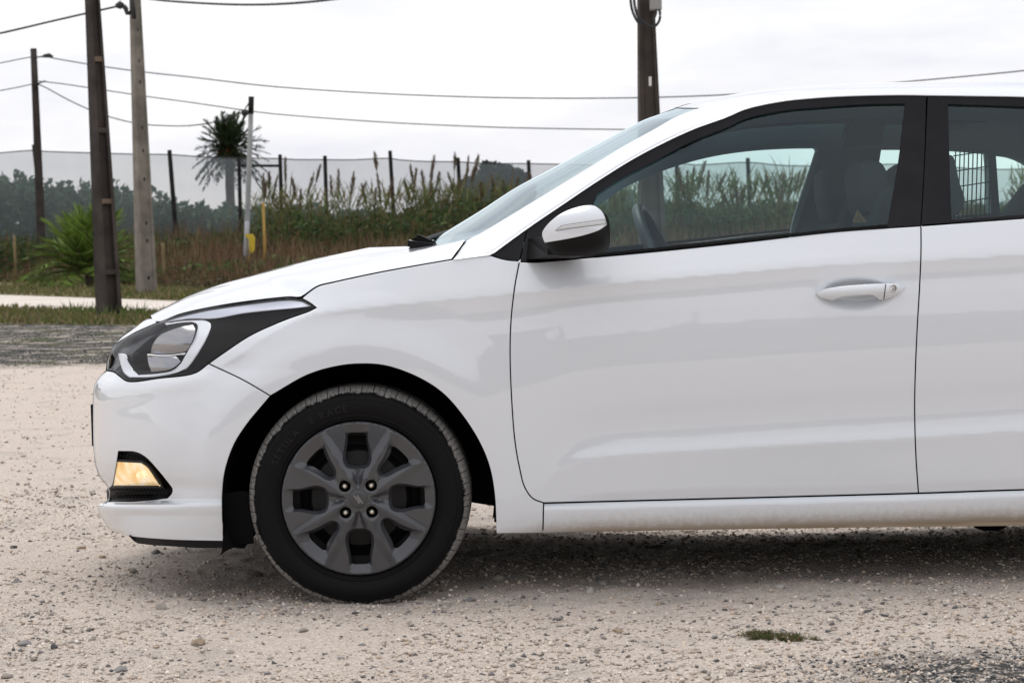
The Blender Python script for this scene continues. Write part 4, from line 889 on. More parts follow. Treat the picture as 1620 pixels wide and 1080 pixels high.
# the roof: rail strip along the windows, then the roof skin
nr_ = 130
L1 = resample(np.vstack([sm([(717.5, 411), (745, 407.2), (775.5, 403.6)], 2), sm(RAIL, 2)[1:], sm(RAIL_R, 4)[1:]]), nr_)
dL = side(L1[:, 0], L1[:, 1]) - .004
U1 = resample(sm([(717.5, 410.3), (728, 395.5), (739.5, 380), (760, 369), (815, 336), (871, 302), (930, 266), (982, 234), (1038, 203), (1066, 187), (1104, 172), (1160, 156), (1220, 147), (1300, 140), (1400, 136), (1500, 134.5), (1620, 135), (1760, 142), (1900, 158), (2040, 182), (2200, 222)], 2), nr_)
dU = np.interp(U1[:, 0], [717, 739, 871, 982, 1038, 1104, 1200, 1400, 2000, 2200], [.085, .185, .245, .295, .325, .36, .385, .40, .40, .36])
rows = []
for s in np.linspace(0, 1, 12):
    b = 4 * s * (1 - s)
    rows.append(np.column_stack([L1[:, 0] + (U1[:, 0] - L1[:, 0]) * s, L1[:, 1] + (U1[:, 1] - L1[:, 1]) * s - b * 1.0, dL + (dU - dL) * (s ** 1.35)]))
# bottom of the A pillar: extra strip down to the bonnet seam
rail = loft('roof_rail', rows, M_PAINT, car, both=False, lip=(0, .012, -.004), mirror=True)
k0 = int(np.argmin(abs(U1[:, 0] - 1104)))
UR = np.column_stack([U1, dU])[k0:]; nrr = len(UR)
CR = resample(sm([(1068, 170.5), (1085, 164), (1107, 158.5), (1150, 151), (1200, 143.5), (1300, 135), (1400, 130.8), (1500, 128.7), (1620, 127.5), (1760, 133), (1900, 146), (2040, 166), (2150, 190)], 2), nrr)
CR3 = np.column_stack([CR, np.full(nrr, YC)])
rows = []
for s in np.linspace(0, 1, 30):
    e = 1 - (1 - s) ** 2.6
    rows.append(np.column_stack([UR[:, 0] + (CR3[:, 0] - UR[:, 0]) * e, UR[:, 1] + (CR3[:, 1] - UR[:, 1]) * e, UR[:, 2] + (YC - UR[:, 2]) * s]))
roof = loft('roof', rows, M_PAINT, car)
# windscreen
nw = 50
ka_ = int(np.argmin(abs(U1[:, 0] - 739.5)))
WE = resample(np.column_stack([U1, dU])[ka_:k0 + 1], nw); WE[:, 2] += .006; WE[:, 1] += .3
WC = resample(sm([(640, 408), (688, 377), (760, 333), (815, 297.5), (871, 267.5), (927, 237), (982, 208), (1017, 190.5), (1043, 180.5), (1068, 171)], 2), nw)
rows = []
for s in np.linspace(0, 1, 30):
    e = 1 - (1 - s) ** 2.4
    rows.append(np.column_stack([WE[:, 0] + (WC[:, 0] - WE[:, 0]) * e, WE[:, 1] + (WC[:, 1] - WE[:, 1]) * e, WE[:, 2] + (YC - WE[:, 2]) * s]))
wind = loft('windscreen', rows, M_WIND, car)
def band(name, rows, a, b, m, off):
    rr = [q[a:b].copy() for q in rows]
    for q in rr: q[:, 2] += off; q[:, 1] += .5
    return loft(name, rr, m, wind)
M_FRIT = mat('screen_border', (0.10, 0.09, 0.11), 0.35)
band('screen_border', rows, 0, 6, M_FRIT, .004); band('screen_border', rows, nw - 6, nw, M_FRIT, .004)

# ---- window frames, glass
GL1 = poly([(939.5, 322), (945, 308)], [(945, 308), (982, 284), (1038, 255), (1093, 226), (1149, 203.6), (1180, 189.5), (1235.5, 177), (1291, 171.4), (1374.4, 166), (1431, 165)], [(1431, 165), (1421.7, 245), (1403.6, 355)], [(1403.6, 355), (1319, 362), (1180, 377.5), (1038, 392), (960, 399.5), (937, 402)], [(937, 402), (939.5, 322)])
FR1 = poly(RAIL[3:], [(1466, 150.5), (1463, 250), (1457, 356.5)], BELT[::-1][:-1] + [(822, 413.5)], [(822, 413.5), (828, 388), (833.6, 362)], RAIL[1:4])
frame1 = panel('window_frame', FR1, M_TRIM, front_door, off=.003, holes=[GL1], gap=.6, grid=6, lip=.014)
SAIL = poly([(776, 404), (833.6, 362)], [(833.6, 362), (828, 388), (822, 413.5)], [(822, 413.5), (800, 411), (776, 404)])
panel('corner_trim', SAIL, M_TRIM, fender, off=.003, gap=.5, grid=5)
glass1 = panel('window_glass', inset(ccw(GL1), -3), M_GLASS, front_door, off=.012, gap=0, edge=.3, rnd=.0002, lip=.003, grid=14)
GL2 = poly([(1500.5, 166), (1620, 170), (1760, 182), (1880, 204), (1930, 222)], [(1930, 222), (1955, 317)], [(1955, 317), (1760, 326), (1620, 338), (1506, 347)], [(1506, 347), (1503, 260), (1500.5, 166)])
FR2 = poly([(1457, 356.5), (1463, 250), (1467, 150.5)], RAIL_R, [(2080, 222), (2040, 292), (1990, 317.5)], [(1990, 317.5), (1800, 330.5), (1620, 345), (1457, 356.5)])
frame2 = panel('window_frame', FR2, M_TRIM, rear_door, off=.003, holes=[GL2], gap=.6, grid=7, lip=.014)
glass2 = panel('window_glass', inset(ccw(GL2), -3), M_GLASS, rear_door, off=.012, gap=0, edge=.3, rnd=.0002, lip=.003, grid=14)
panel('pillar_core', poly([(1438, 153), (1496, 153)], [(1496, 153), (1502, 356)], [(1502, 356), (1412, 362)], [(1412, 362), (1438, 153)]), M_BLACK, car, off=.030, gap=0, grid=12, lip=.03)
# rubber lip under each window
def strip_px(name, line, wpx, m, parent, off, h):
    l = sm(line, 4); q = poly(l, (l + np.array([0, wpx]))[::-1]); return panel(name, q, m, parent, off=off, gap=0, grid=3, edge=.5, lip=h, rnd=.001)
strip_px('window_seal', [(940, 401), (1038, 391.5), (1180, 377), (1319, 362), (1404, 354.6)], 4.5, M_RUBBER, frame1, -.003, .01)

# ---- dark inner shell seen in the gaps
SHELL = poly([(176, 590), (260, 520), (352, 490), (474, 474), (500, 450), (530, 442), (600, 427), (715, 406.5), (776, 401), (822, 408), (1038, 396), (1456, 361), (1990, 322), (2040, 310)], [(2040, 310), (2300, 400), (2340, 700), (2300, 815)], [(2300, 815), (2262, 815)], [(2262, 815), (2262, 760), (2230, 660), (2130, 575), (2040, 552), (1950, 580), (1860, 660), (1832, 740), (1832, 815)], [(1832, 815), (1620, 826), (860, 838), (800, 838)], [(800, 838), (795, 740), (770, 670), (700, 603), (640, 575), (572, 562), (500, 570), (420, 612), (365, 680), (342, 760), (340, 846)], [(340, 846), (220, 842), (180, 820)], [(180, 820), (176, 800), (284, 790), (276, 765), (230, 712), (180, 706)], [(180, 706), (172, 640), (176, 590)])
panel('inner_shell', SHELL, M_BLACK, car, off=.024, gap=0, grid=16, lip=.002)

# ---- underbody, engine bay and wheel houses
def wheel_centre(u, v=788): return P(u, v, .10)
WC1 = P(567.5, 788, .03); WC2 = P(2040, 781, .03)
WR = .3135
Z_LOW = float(P(1000, 838, .05)[2])
mb = MB()
x0, x1 = float(P(250, 800, .2)[0]), float(P(2300, 800, .1)[0])
mb.box(((WC1[0] + WC2[0]) / 2, YC, Z_LOW + .055), (WC2[0] - WC1[0] - .75, 1.60, .05))
mb.box(((x0 + WC1[0] - .40) / 2 + .02, YC, Z_LOW + .05), (WC1[0] - .37 - x0, 1.30, .04))
mb.box((WC1[0], YC, Z_LOW + .10), (.80, 1.05, .06)); mb.box((WC2[0] + .1, YC, Z_LOW + .10), (1.1, 1.05, .06))
mb.obj('underbody', M_BLACK, car)
mb = MB(); mb.box((WC1[0] + .0, YC, .52), (1.0, 1.02, .30)); mb.box((WC1[0] + .60, YC, .50), (.10, 1.50, .60)); mb.box((x0 + .14, YC, .42), (.10, 1.0, .30))
mb.obj('engine_bay', M_BLACK, car)
mb = MB(); q = P(1550, 838, .45); mb.lathe([(0.001, -.22), (.10, -.22), (.115, -.2), (.115, .2), (.10, .22), (.001, .22)], 24)
v = np.vstack(mb.v) * np.array([.45, 1, .16]) + np.array([float(P(1556, 829, .45)[0]), .55, float(P(1556, 829, .45)[2]) + .012])
mesh_obj('exhaust_box', v, mb.f, M_BLACK, car)
for wc in (WC1, WC2):
    for sgn in (1, -1):
        a = np.linspace(R(-11), R(212), 40); g = []
        rr_ = .374 if wc is WC1 else .385
        for y in (.026, .06, .34):
            g.append([(wc[0] + (rr_ + (0.004 if y > .03 else 0)) * math.cos(t_) * 1.01, y, max(wc[2] + rr_ * math.sin(t_) + .004, Z_LOW - .02)) for t_ in a])
        g.append([(wc[0] + .05 * math.cos(t_), .36, wc[2] + .05 * math.sin(t_)) for t_ in a])
        g = np.array(g)
        if sgn < 0: g[..., 1] = 2 * YC - g[..., 1]
        n = len(a); f = [(i*n + j, i*n + j + 1, (i+1)*n + j + 1, (i+1)*n + j) for i in range(3) for j in range(n - 1)]
        mesh_obj('wheel_arch_liner', g.reshape(-1, 3), f, M_BLACK, car, True)
# splitter and deflector ahead of the front wheel
panel('lower_lip', poly([(204, 846), (270, 852), (355, 854.5)], [(355, 854.5), (355, 866)], [(355, 866), (320, 866.5), (270, 863.5), (230, 860.5), (214, 857), (204, 847)]), M_PLASTIC, bumper, fn=lambda u, v: side(np.maximum(np.asarray(u, float), 213), 840 + 0 * np.asarray(v, float)) + .022, gap=0, grid=4, lip=.06)
panel('air_deflector', poly([(351.5, 780), (351.5, 866), (348, 879)], [(348, 879), (358, 871), (372, 865), (402, 859)], [(402, 859), (396, 780), (351.5, 780)]), M_BLACK, fender, fn=lambda u, v: .075 + 0 * np.asarray(u, float), gap=0, grid=5, lip=.18)
# number plate and grille on the nose
np0, np1 = P(143.2, 640, .66), P(145.5, 705, .66)
mb = MB(); mb.add([(np0[0], .66, np0[2]), (np1[0], .66, np1[2]), (np1[0] + .01, .66, np1[2]), (np0[0] + .01, .66, np0[2]), (np0[0], 2 * YC - .66, np0[2]), (np1[0], 2 * YC - .66, np1[2]), (np1[0] + .01, 2 * YC - .66, np1[2]), (np0[0] + .01, 2 * YC - .66, np0[2])],
    [(0, 1, 2, 3), (4, 7, 6, 5), (0, 4, 5, 1), (1, 5, 6, 2), (2, 6, 7, 3), (3, 7, 4, 0)]); mb.obj('number_plate', M_PLASTIC, bumper)
gr = MB(); q = P(156, 740, .70)
gr.box((q[0] + .012, YC, q[2] + .01), (.02, .34, .055)); gr.obj('grille', M_PLASTIC, bumper)

# ---- headlight
LAMP = poly(LAMP_TOP, LAMP_TIP, LAMP_LOW)
hl = panel('headlight', LAMP, M_HOUSE, car, off=.075, gap=-1.5, grid=5, lip=.02, edge=.4)
lens = panel('lens', LAMP, M_LENS, hl, off=.000, gap=1.2, grid=5, lip=.004, rnd=.001)
ring = LAMP; ri = inset(ccw(LAMP), 3.4)
panel('seal', LAMP, M_RUBBER, hl, off=.004, gap=.4, holes=[ri], grid=30, lip=.072, edge=.3)
CH = poly([(259, 512.5), (285, 508), (310, 506.5), (325, 507), (333.5, 512), (334, 519)], [(334, 519), (325, 540), (313, 560), (303, 575), (296, 583)], [(296, 583), (280, 590), (240, 597), (205, 597.5)], [(205, 597.5), (196, 590), (189, 570), (187, 559)], [(187, 559), (199, 560), (204, 572), (212, 585), (219, 593)], [(219, 593), (250, 590.5), (272, 586), (286, 575)], [(286, 575), (300, 550), (309, 530), (312.5, 520)], [(312.5, 520), (312, 514), (303, 510.5), (280, 512), (259, 512.5)])
panel('light_guide', CH, mat('light_guide_white', (.85, .86, .88), .2, coat=.5), hl, off=.020, gap=0, grid=4, lip=.03, rnd=.004, edge=2.2)
STR = poly([(250, 511.5), (290, 497.5), (352, 485.5), (408, 477.5), (458, 473)], [(458, 473), (476, 475), (494, 484.5)], [(494, 484.5), (470, 487.5), (430, 491), (385, 496), (340, 504), (300, 504.5), (250, 511.5)])  # silver strip shaped as the sky's reflection along the upper lens
M_SILV = mat('sky_sheen_silver', (0.66, 0.67, 0.72), 0.28, 0.85)
panel('lens_sky_sheen', STR, M_SILV, hl, off=.010, gap=0, grid=4, lip=.03, rnd=.003, edge=1.5)
def refl(name, out, m, o0, amp, cu, cv, ru, rv):
    def fn(u, v):
        u = np.asarray(u, float); v = np.asarray(v, float)
        return side(cu, cv) + (u - cu) * -.0016 + o0 + amp * np.clip(1 - ((u - cu) / ru) ** 2 - ((v - cv) / rv) ** 2, -1, 1)
    return panel(name, out, m, hl, fn=fn, gap=0, grid=3, lip=.02, edge=.8, rnd=.002)
refl('reflector', poly([(238, 559), (241, 546), (252, 531), (268, 523), (290, 516), (305, 513.5)], [(305, 513.5), (309, 520), (304, 540), (295, 557)], [(295, 557), (266, 560), (238, 559)]), M_REFL, .045, -.05, 275, 545, 46, 36)
refl('reflector', poly([(233, 563), (262, 564), (292, 561)], [(292, 561), (285, 573), (270, 584), (240, 588.5)], [(240, 588.5), (235, 577), (233, 563)]), M_REFL, .045, -.042, 262, 582, 40, 26)
refl('reflector_edge', poly([(233, 559.5), (265, 561), (294, 557.5)], [(294, 557.5), (292.5, 561), (262, 564), (233, 562.5)], step=2), M_CHROME, .018, 0, 262, 560, 40, 26)
refl('side_lamp', poly([(206, 563), (222, 556), (234, 566), (237, 588)], [(237, 588), (221, 591), (212, 580), (206, 563)]), mat('lamp_bezel', (0.02, 0.02, 0.022), 0.15, 0.3), .030, .02, 220, 574, 26, 30)
# ---- fog light with honeycomb surround
fl = panel('fog_light', FOG, M_PLASTIC, car, off=.045, gap=-3, grid=6, lip=.01)
FL = poly([(184, 728), (224, 730)], [(224, 730), (234, 737), (241, 746), (256, 769.5)], [(256, 769.5), (177, 769.8)], [(177, 769.8), (184, 728)])
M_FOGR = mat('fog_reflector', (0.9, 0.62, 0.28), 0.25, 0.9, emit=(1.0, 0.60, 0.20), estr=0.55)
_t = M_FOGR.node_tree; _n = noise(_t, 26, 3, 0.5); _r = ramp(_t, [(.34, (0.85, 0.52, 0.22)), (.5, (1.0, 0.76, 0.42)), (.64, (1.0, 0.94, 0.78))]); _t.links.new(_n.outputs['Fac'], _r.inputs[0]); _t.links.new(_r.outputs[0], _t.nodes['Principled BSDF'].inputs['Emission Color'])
panel('bulb_reflector', FL, M_FOGR, fl, off=.030, gap=2, grid=4, lip=.01)
panel('lens', FL, M_LENS, fl, off=.010, gap=.2, grid=4, lip=.015)
panel('lens_frame', inset(ccw(FL), -2.2), M_PLASTIC, fl, off=.008, gap=0, holes=[inset(ccw(FL), .6)], grid=20, lip=.03, edge=.4)
bulbs = P(222, 752, float(side(222, 752)) + .022)
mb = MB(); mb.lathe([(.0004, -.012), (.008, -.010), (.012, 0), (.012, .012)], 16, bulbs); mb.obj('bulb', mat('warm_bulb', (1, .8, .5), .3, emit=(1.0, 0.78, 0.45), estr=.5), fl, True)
hx = MB()
for i in range(3):
    for k in range(17):
        cu, cv = 177 + k * 5.6 + (2.8 if i % 2 else 0), 774.5 + i * 6.0 - k * .12
        if cu > 266 - i * 2: continue
        d0 = float(side(cu, cv)); ring_ = []
        for rr_, dd in ((2.9, .014), (2.1, .012), (1.9, .03)):
            ring_ += [P(cu + rr_ * math.cos(a) , cv + rr_ * .95 * math.sin(a), d0 + dd) for a in np.linspace(0, 2 * math.pi, 6, endpoint=False)]
        hx.add(np.array(ring_), [(q*6 + j, q*6 + (j+1) % 6, (q+1)*6 + (j+1) % 6, (q+1)*6 + j) for q in range(2) for j in range(6)])
for k in range(9):
    cu, cv = 192 + k * 5.0, 720 + k * .9
    d0 = float(side(cu, cv)); hx.add(np.array([P(cu + rr_ * math.cos(a), cv + rr_ * math.sin(a), d0 + dd) for rr_, dd in ((2.4, .014), (1.7, .012), (1.5, .03)) for a in np.linspace(0, 2 * math.pi, 6, endpoint=False)]), [(q*6 + j, q*6 + (j+1) % 6, (q+1)*6 + (j+1) % 6, (q+1)*6 + j) for q in range(2) for j in range(6)])
tag(hx.obj('honeycomb_mesh', M_PLASTIC, fl), kind='stuff')

# ---- door mirror
CAP = poly([(861.5, 384.5), (858, 376), (857.4, 368), (864, 357), (882, 340.7), (902, 330.6), (926.7, 324.4), (940, 325), (952.5, 334), (958, 345), (960.5, 355.7)], [(960.5, 355.7), (949.7, 363.5), (929.4, 371), (902, 377.6), (861.5, 384.5)])
HOUS = poly([(861.5, 384.5), (902, 377.6), (929.4, 371), (949.7, 363.5), (960.5, 355.7)], [(960.5, 355.7), (958, 345), (954, 336)], [(954, 336), (960, 340), (964, 350), (965.5, 375), (964, 390), (957, 398), (940, 403), (905, 405), (875, 402), (861.5, 384.5)])
HEAD = ccw(poly([(861.5, 384.5), (857.4, 368), (864, 357), (882, 340.7), (902, 330.6), (926.7, 324.4), (942, 325), (956, 336), (964, 350), (965.5, 375), (964, 390), (957, 398), (940, 403), (905, 405), (875, 402), (861.5, 384.5)]))
def mirror_depth(u, v):
    u = np.asarray(u, float); v = np.asarray(v, float)
    x, y = u - 913, v - 366; c_, s_ = math.cos(R(-8)), math.sin(R(-8)); xr, yr = x * c_ + y * s_, -x * s_ + y * c_
    rho = np.clip((np.abs(xr) / 60.0) ** 2.6 + (np.abs(yr) / 47.0) ** 2.6, 0, 1)
    return -.07 - .11 * np.sqrt(np.maximum(1 - rho, 0) + .002)
mir = panel('door_mirror', HOUS, M_PLASTIC, car, fn=mirror_depth, gap=.3, off=.003, grid=3.5, lip=.10)
cap = panel('mirror_cap', CAP, M_PAINT, mir, fn=mirror_depth, gap=.5, grid=3, lip=.08)
IND = poly([(880, 364.5), (888.6, 357.5)], [(888.6, 357.5), (920, 352.5), (957, 347.5)], [(957, 347.5), (958.5, 353.8)], [(958.5, 353.8), (902, 361), (880, 364.5)])
panel('indicator', IND, M_CLEARW, mir, fn=mirror_depth, off=-.0025, gap=0, grid=3, lip=.012, edge=.7, rnd=.002)
panel('indicator_rim', inset(ccw(IND), -1.2), mat('indicator_rim', (.25, .25, .25), .3), mir, fn=mirror_depth, off=-.0008, gap=0, grid=4, lip=.006, edge=.3)
mb = MB()
ARM = np.array([(836, 384, .09), (836, 412, .075), (905, 405, -.02), (905, 384, -.02), (870, 396, -.08)])
a0 = [P(834, 378, .125), P(830, 411, .09), P(905, 409, .09), P(912, 385, .12)]
a1 = [P(868, 372, -.06), P(866, 403, -.05), P(925, 405, -.05), P(930, 375, -.06)]
mb.add(np.array(a0 + a1), [(0, 1, 5, 4), (1, 2, 6, 5), (2, 3, 7, 6), (3, 0, 4, 7), (4, 5, 6, 7)])
o = mb.obj('mirror_arm', M_PLASTIC, mir, False); add_mirror('mirror_arm', np.vstack(mb.v), mb.f, M_PLASTIC, PAIRS[mir], None, False)

# ---- door handles
def handle(du, dv, par):
    H = np.array(poly([(1291, 463.5), (1303, 458), (1327, 453.3), (1365, 450), (1402, 448.3), (1420, 449), (1432, 454)], [(1432, 454), (1426, 462), (1415, 468), (1398, 474.5), (1391, 474)], [(1391, 474), (1386, 470), (1380, 466.8), (1355, 467.5), (1333, 469.5), (1325, 472), (1318, 475.5)], [(1318, 475.5), (1304, 472.5), (1295, 468.5), (1291, 463.5)], step=2)) + np.array([du, dv])
    def hd(u, v):
        u = np.asarray(u, float) - du; v = np.asarray(v, float) - dv
        mid = np.interp(u, [1291, 1330, 1400, 1432], [465, 461, 459, 455])
        x = (u - 1361) / 72.0
        vc_ = np.interp(u, [1291, 1432], [464, 456])
        return .026 - .036 * np.clip(1 - x ** 4, 0, 1) + .010 * ((v - vc_) / 11.0) ** 2
    h = panel('door_handle', H, M_PAINT, par, fn=hd, gap=0, grid=2.2, lip=.03, edge=1.0, rnd=.002)
    return h, hd
hnd, hd = handle(0, 0, front_door); 
handle(2040 - 1361 - 200, -36, rear_door)
q = P(1413, 456, float(hd(1413, 456)) - .0015); mb = MB(); mb.lathe([(.0003, .001), (.0068, .001), (.0072, .004), (.0082, .004), (.0086, -.0012), (.0098, -.0022), (.0112, -.001), (.0116, .006)], 28, q); mb.obj('key_cylinder', mat('lock_metal', (.7, .7, .7), .25, 1.0), front_door, True)
mb = MB(); mb.box(q + np.array([0, .001, 0]), (.0013, .003, .007)); mb.obj('key_slot', M_BLACK, front_door)
panel('handle_seam', poly([(1400.6, 449.3), (1402, 449.3)], [(1402, 449.3), (1399, 473.8)], [(1399, 473.8), (1397.6, 473.8)], [(1397.6, 473.8), (1400.6, 449.3)], step=2), M_RUBBER, front_door, fn=hd, off=-.0006, gap=0, grid=2, edge=.2, lip=.002, rnd=.0002)

# ---- wheels
def tyre_mesh():
    nb = 58; sub = 20; n = nb * sub
    prof = [(.2140, .030), (.2155, .012), (.2190, .006), (.228, .0035), (.231, .0012), (.234, .0022), (.245, -.0035), (.258, -.0065), (.268, -.006), (.2745, -.0045), (.2765, -.002), (.282, -.0005),
            (.2885, .0045), (.2945, .0105), (.3005, .019), (.3055, .029), (.3090, .041), (.3115, .056), (.3130, .075), (.3135, .10), (.3135, .16), (.311, .185), (.300, .205), (.25, .215), (.2145, .20)]
    V = []; m = len(prof)
    for i in range(n):
        a = 2 * math.pi * i / n; k = i % sub
        for r, y in prof:
            if r > .290 and y < .15:
                if k == 0: r -= .0040; y += .005 if y < .045 else 0
                elif k == 10 and r > .297: r -= .0012; y += .002 if y < .045 else 0
            if .098 < y < .103: r -= .007
            V.append((r * math.cos(a), y, r * math.sin(a)))
    V = np.array(V)
    V[:, 2] = np.where(V[:, 2] < -.306, -.306 + (V[:, 2] + .306) * .35, V[:, 2])    # flattened on the ground
    f = np.array([(i*m + j, i*m + j + 1, ((i+1) % n)*m + j + 1, ((i+1) % n)*m + j) for i in range(n) for j in range(m - 1)])
    me = bpy.data.meshes.new('tyre'); me.from_pydata([tuple(q) for q in V], [], [tuple(map(int, q))[::-1] for q in f]); me.update()
    me.polygons.foreach_set('use_smooth', np.ones(len(me.polygons), dtype=bool)); return me
M_TYRE = mat('tyre_rubber', (.012, .012, .013), .62, spec=.12); _t = M_TYRE.node_tree; _b = _t.nodes['Principled BSDF']
_c = N(_t, 'ShaderNodeTexCoord'); _s = N(_t, 'ShaderNodeSeparateXYZ'); _t.links.new(_c.outputs['Object'], _s.inputs[0])
_cx = N(_t, 'ShaderNodeCombineXYZ'); _t.links.new(_s.outputs['X'], _cx.inputs[0]); _t.links.new(_s.outputs['Z'], _cx.inputs[2])
_ln = N(_t, 'ShaderNodeVectorMath', operation='LENGTH'); _t.links.new(_cx.outputs[0], _ln.inputs[0])
_n1 = noise(_t, 48, 9, .75, vec=_c.outputs['Object']); _n2 = noise(_t, 160, 5, .6, vec=_c.outputs['Object']); _n3 = noise(_t, 7, 3, .5, vec=_c.outputs['Object'])
_e = N(_t, 'ShaderNodeMath', operation='MULTIPLY_ADD'); _e.inputs[1].default_value = .030; _t.links.new(_n1.outputs['Fac'], _e.inputs[0]); _t.links.new(_ln.outputs['Value'], _e.inputs[2])
_e2 = N(_t, 'ShaderNodeMath', operation='MULTIPLY_ADD'); _e2.inputs[1].default_value = .02; _t.links.new(_n3.outputs['Fac'], _e2.inputs[0]); _t.links.new(_e.outputs[0], _e2.inputs[2])
_mr = N(_t, 'ShaderNodeMapRange', clamp=True); _mr.inputs['From Min'].default_value = .3175; _mr.inputs['From Max'].default_value = .3215; _t.links.new(_e2.outputs[0], _mr.inputs['Value'])
_r = ramp(_t, [(.25, (.13, .126, .12)), (.5, (.25, .243, .232)), (.75, (.38, .37, .355))]); _t.links.new(_n2.outputs['Fac'], _r.inputs[0])
_m = N(_t, 'ShaderNodeMix', data_type='RGBA'); _m.inputs[6].default_value = (.007, .007, .0078, 1); _t.links.new(_mr.outputs[0], _m.inputs[0]); _t.links.new(_r.outputs[0], _m.inputs[7]); _t.links.new(_m.outputs[2], _b.inputs['Base Color'])
_rr = N(_t, 'ShaderNodeMapRange'); _rr.inputs['To Min'].default_value = .55; _rr.inputs['To Max'].default_value = .95; _t.links.new(_mr.outputs[0], _rr.inputs['Value']); _t.links.new(_rr.outputs[0], _b.inputs['Roughness'])

def rot2(p, a): c, s = math.cos(a), math.sin(a); return np.column_stack([p[:, 0] * c - p[:, 1] * s, p[:, 0] * s + p[:, 1] * c])
def cover_mesh():
    S = 1 / 573.0
    card = sm([(13.8, 104), (15, 92), (18.3, 72), (18.3, 63), (15.5, 55.5), (9, 52.5), (0, 52), (-9, 52.5), (-15.5, 55.5), (-18.3, 63), (-18.3, 72), (-15, 92), (-13.8, 104), (0, 105.5)], 3, closed=True)
    pol = [(98, 124), (90, 125.6), (76, 128), (62, 130.3), (56, 133), (53.5, 137), (56, 141), (62, 142.6), (76, 142.6), (90, 143.8), (98, 146), (100.5, 144), (101, 135), (100.5, 126)]
    diag = sm([(r * math.cos(R(a)), r * math.sin(R(a))) for r, a in pol], 3, closed=True)
    holes = []
    for k in range(4):
        holes += [ccw(rot2(card, k * math.pi / 2)), ccw(rot2(diag, k * math.pi / 2))]
    nuth = []
    for k in range(4):
        a = math.pi / 4 + k * math.pi / 2; cx, cy = 29.8 * math.cos(a), 29.8 * math.sin(a)
        nuth.append(np.array([(cx + 9.3 * math.cos(q), cy + 9.3 * math.sin(q)) for q in np.linspace(0, 2 * math.pi, 24, endpoint=False)]))
    cardb = sm([(16.8, 117.5), (18.3, 94), (22.8, 73), (22.6, 61), (17.8, 51.5), (9, 48), (0, 47.6), (-9, 48), (-17.8, 51.5), (-22.6, 61), (-22.8, 73), (-18.3, 94), (-16.8, 117.5), (0, 118.5)], 2, closed=True)
    polb = [(118, 118.6), (94, 121.4), (76, 123.8), (60, 125.5), (52.5, 130), (49.8, 137), (52.5, 144), (60, 147.5), (76, 147.6), (94, 148.9), (118, 151.8), (119.5, 147), (119.8, 135), (119.5, 123)]
    diagb = sm([(r * math.cos(R(a)), r * math.sin(R(a))) for r, a in polb], 2, closed=True)
    bev = []
    for k in range(4): bev += [ccw(rot2(cardb, k * math.pi / 2)), ccw(rot2(diagb, k * math.pi / 2))]
    rim = np.array([(123.3 * math.cos(q), 123.3 * math.sin(q)) for q in np.linspace(0, 2 * math.pi, 180, endpoint=False)])
    v2, tri = tri2d(rim, holes + nuth, 2.6, extra=np.vstack([inset(rim, 2.5), inset(rim, 1.2)] + bev), margin=.3)
    r = np.hypot(v2[:, 0], v2[:, 1]); th = np.degrees(np.arctan2(v2[:, 1], v2[:, 0]))
    dn = np.min([edge_dist(h, v2) for h in nuth], axis=0)
    k1 = np.ones(len(v2))
    for h, bv in zip(holes, bev):
        ins_ = inside(bv, v2) | (edge_dist(h, v2) < .05); dh, db = edge_dist(h, v2), edge_dist(bv, v2)
        k1 = np.where(ins_, np.minimum(k1, dh / (dh + db + 1e-6)), k1)
    h = .010 + .011 * k1
    h += .004 * (1 - sstep(20, 60, r))
    h -= .006 * sstep(60, 123, r)
    # ridge along each spoke
    best = np.zeros(len(v2))
    for k in range(4):
        for sg in (1, -1):
            a0_ = R(90 + 90 * k + sg * 23); a1_ = R(90 + 90 * k + sg * 29.5)
            p0 = np.array([34 * math.cos(a0_), 34 * math.sin(a0_)]); p1 = np.array([117 * math.cos(a1_), 117 * math.sin(a1_)])
            ab = p1 - p0; tt = np.clip(((v2 - p0) @ ab) / (ab @ ab), 0, 1); dd = np.linalg.norm(v2 - p0 - tt[:, None] * ab, axis=1)
            best = np.maximum(best, np.clip(1 - dd / 12.0, 0, 1) * (1 - .35 * tt))
    h += .0065 * best * k1
    # hollow wedges between hub and the four main windows
    am = np.abs(((th + 45) % 90) - 45)      # angle from nearest of the four main directions
    lat = r * np.sin(np.radians(am))
    wdg = np.clip(1 - lat / (2.0 + .36 * np.clip(r - 16, 0, 60)), 0, 1) * sstep(15, 30, r) * (r < 56)
    h -= .010 * np.minimum(wdg * 1.6, 1)
    h -= .004 * np.clip(1 - dn / 3.0, 0, 1)
    h = np.where(r > 120.5, h - .006 * ((r - 120.5) / 2.8) ** 2, h)
    V = np.column_stack([v2[:, 0] * S, -h, v2[:, 1] * S]); FF = [tuple(map(int, q)) for q in tri]
    # returns inside every opening
    loops = holes + nuth; k = 180; allv = [V]; nv = len(V)
    key = {(round(p[0], 3), round(p[1], 3)): i for i, p in enumerate(v2)}
    for L in loops:
        idx = [key.get((round(p[0], 3), round(p[1], 3))) for p in L]
        if any(i is None for i in idx): continue
        n = len(L); inn = V[idx].copy(); inn[:, 1] += .016; allv.append(inn)
        FF += [(idx[i], idx[(i+1) % n], nv + (i+1) % n, nv + i) for i in range(n)]; nv += n
    V = np.vstack(allv)
    me = bpy.data.meshes.new('wheel_cover'); me.from_pydata([tuple(q) for q in V], [], FF); me.update()
    bm_fix(me, 22); return me
import bmesh
def bm_fix(me, ang=32):
    bm = bmesh.new(); bm.from_mesh(me); bmesh.ops.recalc_face_normals(bm, faces=bm.faces); bm.to_mesh(me); bm.free()
    me.polygons.foreach_set('use_smooth', np.ones(len(me.polygons), dtype=bool))
    try: me.set_sharp_from_angle(angle=R(ang))
    except Exception: pass
